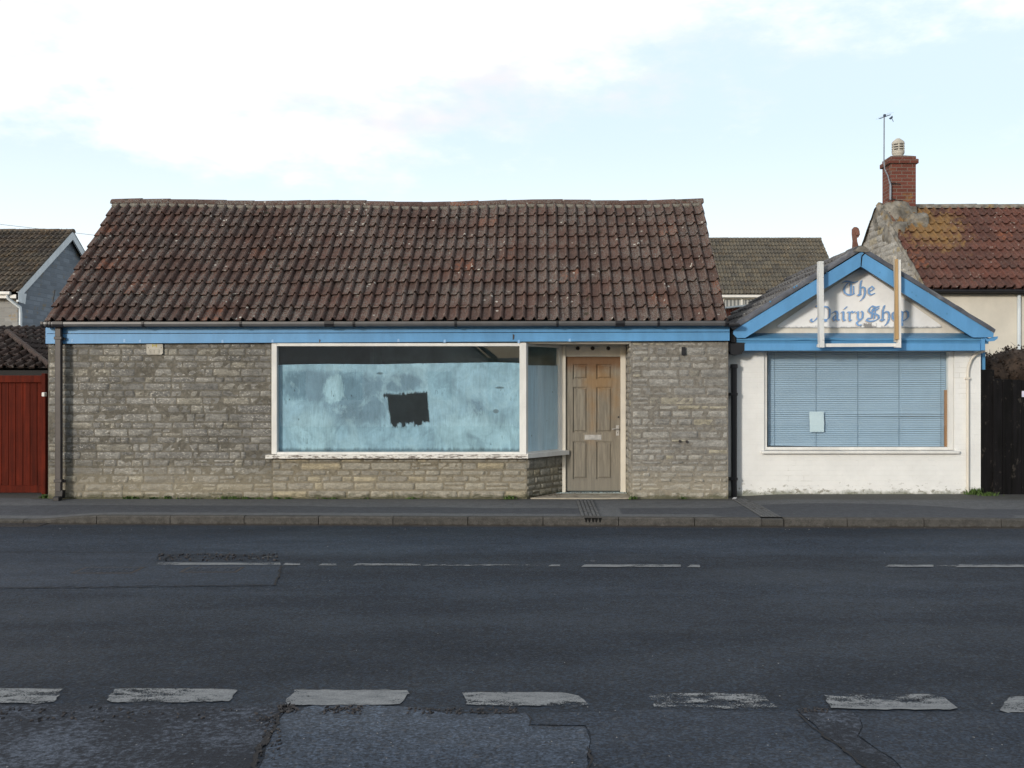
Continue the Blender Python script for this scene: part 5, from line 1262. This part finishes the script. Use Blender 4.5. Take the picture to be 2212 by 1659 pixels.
for k in range(6):
    a = k*math.pi/3+0.3; mb.box(pc[0]+math.cos(a)*0.118-0.012, pc[0]+math.cos(a)*0.118+0.012, pc[1]+math.sin(a)*0.118-0.012, pc[1]+math.sin(a)*0.118+0.012, pc[2]+0.12, pc[2]+z)
mb.build('chimney_pot', [LOUVRE, VOID], cr_)
mb = MB(); PW = simple('galvanised', (0.20, 0.23, 0.27), 0.5, 0.2, metal=0.3)
dA = 20.9
mb.tube([P(1910, 247, dA), P(1909.5, 350, dA), P(1911, 366, dA), P(1918, 380, dA), P(1922.5, 398, dA), P(1922.5, 432, dA)], 0.014, 8); mb.tube([P(1921.5, 392, dA), P(1924, 402, dA), P(1923.5, 432, dA)], 0.022, 8)
ae = mb.build('aerial', PW, cg)
mb = MB(); mb.tube([P(1921, 399, dA), P(1926, 396, dA), P(1945, 398, 20.94)], 0.010, 6); mb.build('bracket', RUST, ae); mb = MB(); mb.tube([P(1918, 434, dA), P(1925, 428, dA), P(1938, 434, 20.94), P(1950, 434, 20.94)], 0.010, 6); mb.build('bracket', RUST, ae)
mb = MB(); hc = P(1910, 251, dA)
mb.tube([hc+Vector((-0.02, 0.25, 0.01)), hc+Vector((0.06, -0.20, -0.03))], 0.008, 6)
for k in range(6):
    c = hc+Vector((-0.02+0.08*k/5, 0.25-0.45*k/5, 0)); mb.tube([c+Vector((-0.07, 0, 0.0)), c+Vector((0.07, 0, 0.015))], 0.0015, 5)
mb.prism([hc+Vector((0.05, -.15, -.09)), hc+Vector((0.12, -.15, -.03)), hc+Vector((0.13, -.15, -.08)), hc+Vector((0.09, -.15, -.11))], (0, 0.02, 0)); mb.tube([hc+Vector((0.10, -.15, -.08)), hc+Vector((0.14, -.15, -.16))], 0.007, 5)
mb.box(hc.x-0.015, hc.x+0.03, 20.87, 20.92, hc.z-0.02, hc.z+0.03)
mb.build('aerial_head', simple('aerial_dark', (0.05, 0.07, 0.11), 0.6), ae)
mb = MB(); mb.box(GX+0.05, 15.2, ey-0.05, ey+0.06, ez-0.085, ez-0.02, b=0.02); mb.box(GX+0.1, 15.1, ey+0.06, ey+0.195, ez-0.10, ez-0.03); mb.build('gutter', BLACK, cg)
mb = MB(); mb.box(px(2201, 18.8), px(2207, 18.8), 18.82, 18.89, -0.1, pz(636, 18.8), b=0.01); mb.build('downpipe', LBLUE, cg)

# ================================================================== HOUSE FAR BEHIND, BETWEEN THE ROOFS
bh = thing('rear_house', (8, 42, 0), 'house far behind between the two shops with mottled grey brown tiled roof and white window', 'house')
e2, r2 = 40.0, 43.4; ez2, rz2 = pz(635, e2), pz(515, r2); X0, X1 = 1.0, px(1824, e2)
mb = MB(); mb.box(X0+.2, X1-.2, e2+.35, 46.4, -.1, ez2-.02); mb.prism([(X1-.25, e2+.35, ez2-.02), (X1-.25, 46.4, ez2-.02), (X1-.25, r2, rz2-.15)], (-.2, 0, 0)); mb.build('wall', RENDER, bh)
s2 = math.hypot(r2-e2, rz2-ez2); v2 = Vector((0, (r2-e2)/s2, (rz2-ez2)/s2))
mb = MB(); tiled(mb, (X0, e2, ez2), (1, 0, 0), v2, X1-X0, s2, 14, 0.150, amp=1.2, jit=0.8, prof=PROF_S, th=0.03)
mb.quad((X0, e2, ez2-.02), (X1, e2, ez2-.02), (X1, r2, rz2-.03), (X0, r2, rz2-.03)); mb.quad((X0, 46.8, ez2), (X1, 46.8, ez2), (X1, r2, rz2-.03), (X0, r2, rz2-.03))
br2 = mb.build('roof', T_BACK, bh); mb = MB(); ridge(mb, (X0, r2, rz2-.08), (X1, r2, rz2-.08), 0.14, 0.45); mb.build('ridge_tiles', T_BACK, br2)
mb = MB(); mb.box(X0, X1, e2+0.0, e2+.34, ez2-.14, ez2-.04); mb.build('fascia', WHITE, bh)
mb = MB(); wx_0, wx_1 = px(1560, e2+.3), px(1668, e2+.3); wz1 = pz(643.5, e2+.3)
for x in (wx_0, px(1600.5, e2+.3), px(1632, e2+.3), wx_1-.07): mb.box(x, x+.07, e2+.26, e2+.36, 3.9, wz1)
mb.box(wx_0+.07, wx_1-.07, e2+.262, e2+.36, wz1-.07, wz1); mb.box(wx_0+.07, wx_1-.07, e2+.262, e2+.36, 3.9, 3.97); bw = mb.build('window', WHITE, bh)
mb = MB(); mb.quad((wx_0, e2+.33, 3.9), (wx_1, e2+.33, 3.9), (wx_1, e2+.33, wz1), (wx_0, e2+.33, wz1))
def vblind():
    M = Mt('vertical_blind'); p = M.pos(); w = M.m('SINE', M.m('MULTIPLY', M.sep(p)[0], 42.0))
    return M.pr(M.mix(M.rng(w, -0.5, 0.6), (0.14, 0.15, 0.16), (0.42, 0.43, 0.42)), 0.3)
mb.build('pane', vblind(), bw)
sh = thing('shed', (3.9, 20, 0), 'low shed with rust-red upright boards showing between the two shop roofs', 'shed')
mb = MB()
for i in range(22):
    x = 2.9+i*0.09; zt_ = 3.02+0.10*(x-2.9)
    mb.box(x+.004, x+.086, 19.6+R.uniform(-.004, .004), 19.63, 0, zt_, 0, R.random())
mb.box(2.9, 4.9, 19.66, 21.5, 0, 2.9); mb.build('wall', RED_IN, sh)
mb = MB(); mb.prism([(2.85, 19.5, 3.02), (4.95, 19.5, 3.24), (4.95, 19.5, 3.27), (2.85, 19.5, 3.05)], (0, 2.1, 0)); mb.build('roof', LBLUE, sh)

# ================================================================== HOUSE BEHIND, LEFT
lh = thing('side_house', (-20, 31, 0), 'two-storey stone house behind the red gate with dark tiled roof and pale blue bargeboards', 'house')
GXL = px(40, 28); e3, r3 = 28.0, 31.3; ez3, rz3 = pz(629, e3), pz(497, r3)
mb = MB(); mb.box(-28, GXL-.18, e3+.3, 34.3, -.1, ez3-.05); mb.build('wall', BLOCK, lh)
mb = MB(); mb.prism([(GXL-.178, e3+.32, -.1), (GXL-.178, 34.3, -.1), (GXL-.178, 34.3, ez3-.05), (GXL-.178, r3, rz3-.2), (GXL-.178, e3+.32, ez3-.05)], (.01, 0, 0)); mb.build('gable_wall', BLOCK_SHADE, lh)
s3 = math.hypot(r3-e3, rz3-ez3); v3 = Vector((0, (r3-e3)/s3, (rz3-ez3)/s3))
mb = MB(); tiled(mb, (-27, e3, ez3), (1, 0, 0), v3, GXL+27, s3, 13, 0.165, amp=1.2, jit=0.8, prof=PROF_S, th=0.03)
mb.quad((-27, e3, ez3-.02), (GXL, e3, ez3-.02), (GXL, r3, rz3-.03), (-27, r3, rz3-.03)); mb.quad((-27, 34.6, ez3), (GXL, 34.6, ez3), (GXL, r3, rz3-.03), (-27, r3, rz3-.03))
lr = mb.build('roof', T_LEFT, lh); mb = MB(); ridge(mb, (-27, r3, rz3-.07), (GXL, r3, rz3-.07), 0.13, 0.45); mb.build('ridge_tiles', T_LEFT, lr)
mb = MB()
for sg in (1, -1):
    y0 = r3-sg*3.3
    mb.prism([(GXL-.06, r3, rz3-.03), (GXL-.06, y0, ez3-.03), (GXL-.06, y0, ez3-.25), (GXL-.06, r3, rz3-.30)], (.05 if sg == 1 else .045, 0, 0))
mb.prism([(GXL-.06, e3, ez3-.04), (GXL-.06, e3+.45, ez3-.04), (GXL-.06, e3+.38, ez3-.34), (GXL-.06, e3, ez3-.30)], (.055, 0, 0))
mb.build('bargeboard', LBLUE, lh)
mb = MB(); mb.box(-27, GXL-.07, e3+.0, e3+.29, ez3-.2, ez3-.1); mb.box(-27, GXL-.2, e3-.09, e3+.02, ez3-.11, ez3-.02, b=.02); mb.build('gutter', WHITE, lh)
mb = MB(); mb.tube([(GXL-.30, e3-.03, ez3-.1), (GXL-.30, e3-.0, ez3-.2), (GXL-.05, e3+.18, ez3-.45), (GXL-.05, e3+.2, ez3-.6), (GXL-.05, e3+.2, 0)], .045, 10); mb.build('downpipe', LBLUE, lh)

# ================================================================== GARAGE ROOFS BEHIND THE RED GATE
ga = thing('garage', (-10, 17, 0), 'low outbuilding with very dark tiled hipped roof directly behind the red gate', 'garage')
c = Vector((-7.87, 16.0, 1.88)); a_ = 1.49; ap = Vector((c.x-a_, 16+a_, 2.50))
vg = Vector((0, a_, 0.62)).normalized(); Sg = math.hypot(a_, 0.62)
mb = MB(); tiled(mb, (-16, 16.0, 1.88), (1, 0, 0), vg, 16-7.87, Sg, 6, 0.17, amp=1.0, clip=lambda x, s: x < (16-7.87)-s*math.cos(math.atan2(.62, a_)))
mb.add([c, ap, Vector((-16, 16+a_, 2.5)), Vector((-16, 16, 1.88))], [(0, 1, 2, 3)], 0, 0.2)
vg2 = Vector((-a_, 0, 0.62)).normalized()
tiled(mb, (-7.87, 16.0, 1.88), (0, 1, 0), vg2, 2*a_, Sg, 6, 0.17, clip=lambda x, s: s*math.cos(math.atan2(.62, a_)) < min(x, 2*a_-x))
mb.add([c, c+Vector((0, 2*a_, 0)), ap], [(0, 1, 2)], 0, 0.3); mb.add([Vector((-16, 16+2*a_, 1.88)), c+Vector((0, 2*a_, 0)), ap, Vector((-16, 16+a_, 2.5))], [(0, 1, 2, 3)], 0, 0.3)
gr = mb.build('roof', T_DARK, ga)
mb = MB(); nh = (ap-c).normalized(); mb.tube([c+Vector((0, 0, .03)), ap+Vector((0, 0, .04))], 0.05, 8); mb.build('hip_tiles', T_DARK, gr)
mb = MB(); mb.box(-16, c.x-.15, 16.18, 16+2*a_-.15, 0, 1.84); mb.box(-16, c.x-.05, 16.02, 16.10, 1.72, 1.84); mb.build('wall', simple('dark_timber', (0.012, 0.012, 0.012), 0.8), ga)
gb = thing('outbuilding', (-12, 21, 0), 'further outbuilding whose dark tiled ridge shows below the stone house gable', 'outbuilding')
mb = MB(); z0_, z1_ = 2.05, pz(707, 22.6); s4 = math.hypot(2.6, z1_-z0_); tiled(mb, (-17, 20.0, z0_), (1, 0, 0), Vector((0, 2.6, z1_-z0_)).normalized(), 8.6, s4, 8, 0.17)
mb.quad((-17, 20.0, z0_-.02), (-8.4, 20.0, z0_-.02), (-8.4, 22.6, z1_-.02), (-17, 22.6, z1_-.02)); mb.quad((-17, 22.6, z1_-.02), (-8.4, 22.6, z1_-.02), (-8.4, 25, z0_), (-17, 25, z0_))
q = mb.build('roof', T_DARK, gb); mb = MB(); ridge(mb, (-17, 22.6, z1_-.08), (-8.4, 22.6, z1_-.08), .12, .45); mb.build('ridge_tiles', T_DARK, q)
mb = MB(); mb.box(-16.9, -8.5, 20.2, 24.8, 0, 2.04); mb.build('wall', BLOCK, gb)

# ================================================================== GATES, HEDGE
rg = thing('red_gate', (-7.5, 14.64, 0), 'red-brown stained boarded timber gate closing the gap left of the stone shop', 'gate')
mb = MB(); x = px(-75, 14.64); xe = px(97, 14.64); bw_ = 0.105
while x < xe-0.02:
    mb.box(x+.002, min(x+bw_, xe)-.002, 14.655+R.uniform(-.002, .002), 14.69, 0.03, pz(815, 14.64), 0, R.random(), 0.004); x += bw_
mb.build('boards', RED_GATE, rg)
mb = MB(); mb.box(px(-75, 14.62), xe+.001, 14.615, 14.652, pz(827, 14.62), pz(811.5, 14.62), 0, .6, .006); mb.build('top_rail', RED_GATE, rg)
mb = MB(); mb.box(px(-75, 14.62), xe+.001, 14.615, 14.652, pz(1065, 14.62), pz(1049, 14.62), 0, .55, .006); mb.build('bottom_rail', RED_GATE, rg)
mb = MB(); mb.box(px(90, 14.62), px(99, 14.62), 14.61, 14.71, 0.0, pz(807, 14.62), 0, .65, .006); mb.build('stile', RED_GATE, rg)
bg_ = thing('black_gate', (6.7, 14.3, 0), 'tall black painted plank gate with scuffed patches right of the white shop', 'gate')
mb = MB(); mb.box(px(2120, 14.45), px(2146, 14.45), 14.42, 14.50, -0.03, pz(799, 14.45), 0, .6, .006); mb.build('gate_post', BLK_GATE, bg_)
x = px(2147, 14.35); i = 0
mb = MB()
while x < 10.9:
    w_ = 0.135; mb.box(x, x+w_-.004, 14.36+R.uniform(-.003, .003), 14.385, -0.09+0.0*i, pz(819+min(i, 9)*1.0, 14.36)+R.uniform(-.006, .006), 0, R.random(), .004); x += w_; i += 1
mb.build('planks', BLK_GATE, bg_)
for z_ in (.25, 1.35):
    mb = MB(); mb.box(px(2147, 14.35), 10.9, 14.39, 14.43, z_, z_+.1, 0, .5); mb.build('ledge', BLK_GATE, bg_)
mb = MB(); mb.box(px(2208, 14.34), px(2226, 14.34), 14.345, 14.353, pz(858, 14.34), pz(845, 14.34)); mb.build('notice_plate', simple('pale_plate', (0.62, 0.62, 0.75), 0.5), bg_)
hg = thing('hedge', (7.3, 15.4, 0), 'dark brown straggly hedge showing above the black gate', 'hedge')
mb = MB()
hc_ = [(6.75, 15.1, 1.75, .35, .35, .36), (7.25, 15.2, 1.85, .45, .4, .36), (7.9, 15.2, 1.80, .5, .4, .38), (8.5, 15.2, 1.8, .4, .4, .38), (7.2, 15.2, 1.2, .6, .4, .5), (8.0, 15.2, 1.2, .6, .4, .5), (7.55, 15.3, 1.7, .4, .4, .4), (8.2, 15.3, 1.72, .4, .4, .42), (9.2, 15.2, 1.78, .6, .4, .42), (10.1, 15.2, 1.75, .7, .4, .40), (9.4, 15.2, 1.2, .9, .4, .5)]
for cc in hc_:
    def f_(a_1, b_1, cc=cc):
        th, ph = a_1*6.2832, b_1*math.pi; d = Vector((math.sin(ph)*math.cos(th), math.sin(ph)*math.sin(th), math.cos(ph)))
        k = 0.86+0.25*mnoise.noise(d*2+Vector((cc[0], 0, 0))); return Vector((cc[0]+d.x*cc[3]*k, cc[1]+d.y*cc[4]*k, cc[2]+d.z*cc[5]*k))
    lump(mb, f_, 14, 8)
for _ in range(30000):
    cc = R.choice(hc_); d = Vector((R.gauss(0, 1), R.gauss(0, 1), R.gauss(0, 1))).normalized()*(R.random()**0.33)
    c = Vector((cc[0]+d.x*cc[3], cc[1]+d.y*cc[4], cc[2]+d.z*cc[5])); r = R.uniform(0.008, 0.022)
    c += Vector((mnoise.noise(c*7), mnoise.noise(c*7+Vector((5, 0, 0))), mnoise.noise(c*7+Vector((0, 5, 0)))))*0.05
    a = Vector((R.gauss(0, 1), R.gauss(0, 1), R.gauss(0, 1))).normalized(); b = a.cross(Vector((R.gauss(0, 1), R.gauss(0, 1), R.gauss(0, 1)))).normalized()
    mb.add([c+a*r*1.4, c+b*r*.7, c-a*r*1.2, c-b*r*.7], [(0, 1, 2, 3)], 0, R.random())
for _ in range(1500):
    cc = R.choice(hc_); d = Vector((R.gauss(0, 1), R.gauss(0, 1), R.gauss(0, 1))).normalized()*R.uniform(.5, 1.0)
    c = Vector((cc[0]+d.x*cc[3], cc[1]+d.y*cc[4], cc[2]+d.z*cc[5])); e = c+Vector((R.gauss(0, .07), R.gauss(0, .05), R.uniform(-.03, .09)))
    mid = (c+e)/2+Vector((R.gauss(0, .02), 0, R.gauss(0, .02)))
    mb.tube([c, mid, e], [.004, .003, .0015], 3, 1, cap=False)
mb.build('foliage', [TWIG2, TWIG], hg)

# ================================================================== WEEDS
mb = MB()
for x, k, h in ((330, 40, .035), (360, 50, .05), (392, 30, .03), (420, 25, .03), (480, 40, .045), (505, 70, .05), (530, 50, .04), (600, 40, .04), (625, 30, .03), (700, 22, .03), (722, 25, .03), (790, 12, .03), (890, 30, .035), (555, 25, .03), (275, 60, .05), (290, 40, .04)):
    X = px(x, 14.0); tuft(mb, (X, F-0.015, 0.0), k, h*0.9, 0.07)
tag(mb.build('moss_and_weeds', LEAFM), 'low green weeds and moss along the foot of the grey stone wall', 'weeds', kind='stuff')
def weed(x, d, n, h, sp, lab, z=0.0):
    mb = MB(); tuft(mb, (px(x, d), d, z), n, h, sp*0.8); c = Vector((px(x, d), d, z+.003)); mb.add([c+Vector((math.cos(k)*sp*2.4, math.sin(k)*sp*1.0, 0)) for k in [i*.628 for i in range(10)]], [tuple(range(10))], 1); tag(mb.build('weed', [LEAFM, GROUND]), lab, 'weed', 'weeds at the foot of the walls')
weed(98, 14.1, 90, .06, .09, 'green weed tuft between the red gate and the brown downpipe foot')
weed(1100, 13.98, 70, .06, .06, 'green weed at the foot of the stone wall just left of the splayed corner', 0.0)
weed(1368, 13.98, 60, .05, .05, 'small green weed at the left foot of the pale stone pier')
weed(1475, 14.0, 25, .04, .05, 'tiny weed under the middle of the pale stone pier')
weed(2106, 14.33, 120, .10, .09, 'tall grassy tuft right of the white pipe foot', 0.02)
weed(2135, 14.2, 160, .08, .13, 'spreading low weed at the foot of the black gate post', 0.0)
mb = MB(); mb.prism([P(1582, 1079, 13.97), P(1590, 1078, 13.97), P(1592, 1076, 14.02), P(1585, 1075.5, 14.02)], (0, 0, .008)); tag(mb.build('litter_scrap', simple('scrap', (.45, .46, .47), .6)), 'crumpled pale litter scrap lying under the black pipe', 'litter')

# ================================================================== OVERHEAD WIRE, WHIP
mb = MB(); q = []
for i in range(25):
    t_ = i/24; x = -200+900*t_; y = 462+ (x+200)*0.115 - 0.00003*(x-200)**2*0
    q.append(P(x, y, 50))
mb.tube(q, 0.012, 4, cap=False); tag(mb.build('overhead_wire', simple('wire', (.25, .27, .3), .6)), 'thin overhead wire crossing the sky above the left house', 'wire')
mb = MB(); mb.tube([P(118.5, 627, 19), P(117.5, 635, 19), P(114.5, 650, 19), P(115.5, 658, 19), P(119, 670, 19), P(121, 760, 19)], 0.009, 6); tag(mb.build('bent_rod', BLACK), 'thin dark bent metal rod sticking up at the left edge of the long roof', 'rod')

# ================================================================== HOUSE ACROSS THE ROAD (out of view; invented as something for the shop glass to mirror)
op = thing('opposite_house', (-6.9, -16, 0), 'plain gabled house across the road, out of view, invented for the shop window to mirror', 'house')
mb = MB(); mb.box(-11.8, -2.1, -20, -12.2, -.1, 2.6); mb.prism([(-11.8, -12.3, 2.6), (-2.1, -12.3, 2.6), (-6.95, -12.3, 6.6)], (0, -7.6, 0)); mb.build('wall', simple('opposite_render', (.78, .79, .78), .9), op)
mb = MB(); mb.prism([(-12.2, -12, 2.45), (-6.95, -12, 6.95), (-1.7, -12, 2.45), (-1.7, -12, 2.6), (-6.95, -12, 7.1), (-12.2, -12, 2.6)], (0, -8.2, 0)); mb.build('roof', T_DARK, op)
for x in (-10.5, -8.2, -4.6):
    mb = MB(); mb.box(x, x+1.1, -12.2, -12.16, .9, 2.2); w = mb.build('window', WHITE, op); mb = MB(); mb.box(x+.07, x+1.03, -12.158, -12.15, .97, 2.13); mb.build('pane', BLACK, w)
mb = MB(); mb.box(-2.0, 0.9, -17, -12.6, -.1, 2.55); mb.box(-2.2, 1.0, -17.3, -12.3, 2.551, 2.68); mb.box(1.001, 17, -18, -12.6, -.1, 4.6); mb.build('extension', simple('opposite_extension', (.6, .61, .6), .9), op)  # tall block added to keep sky reflections off the gabled shop's window
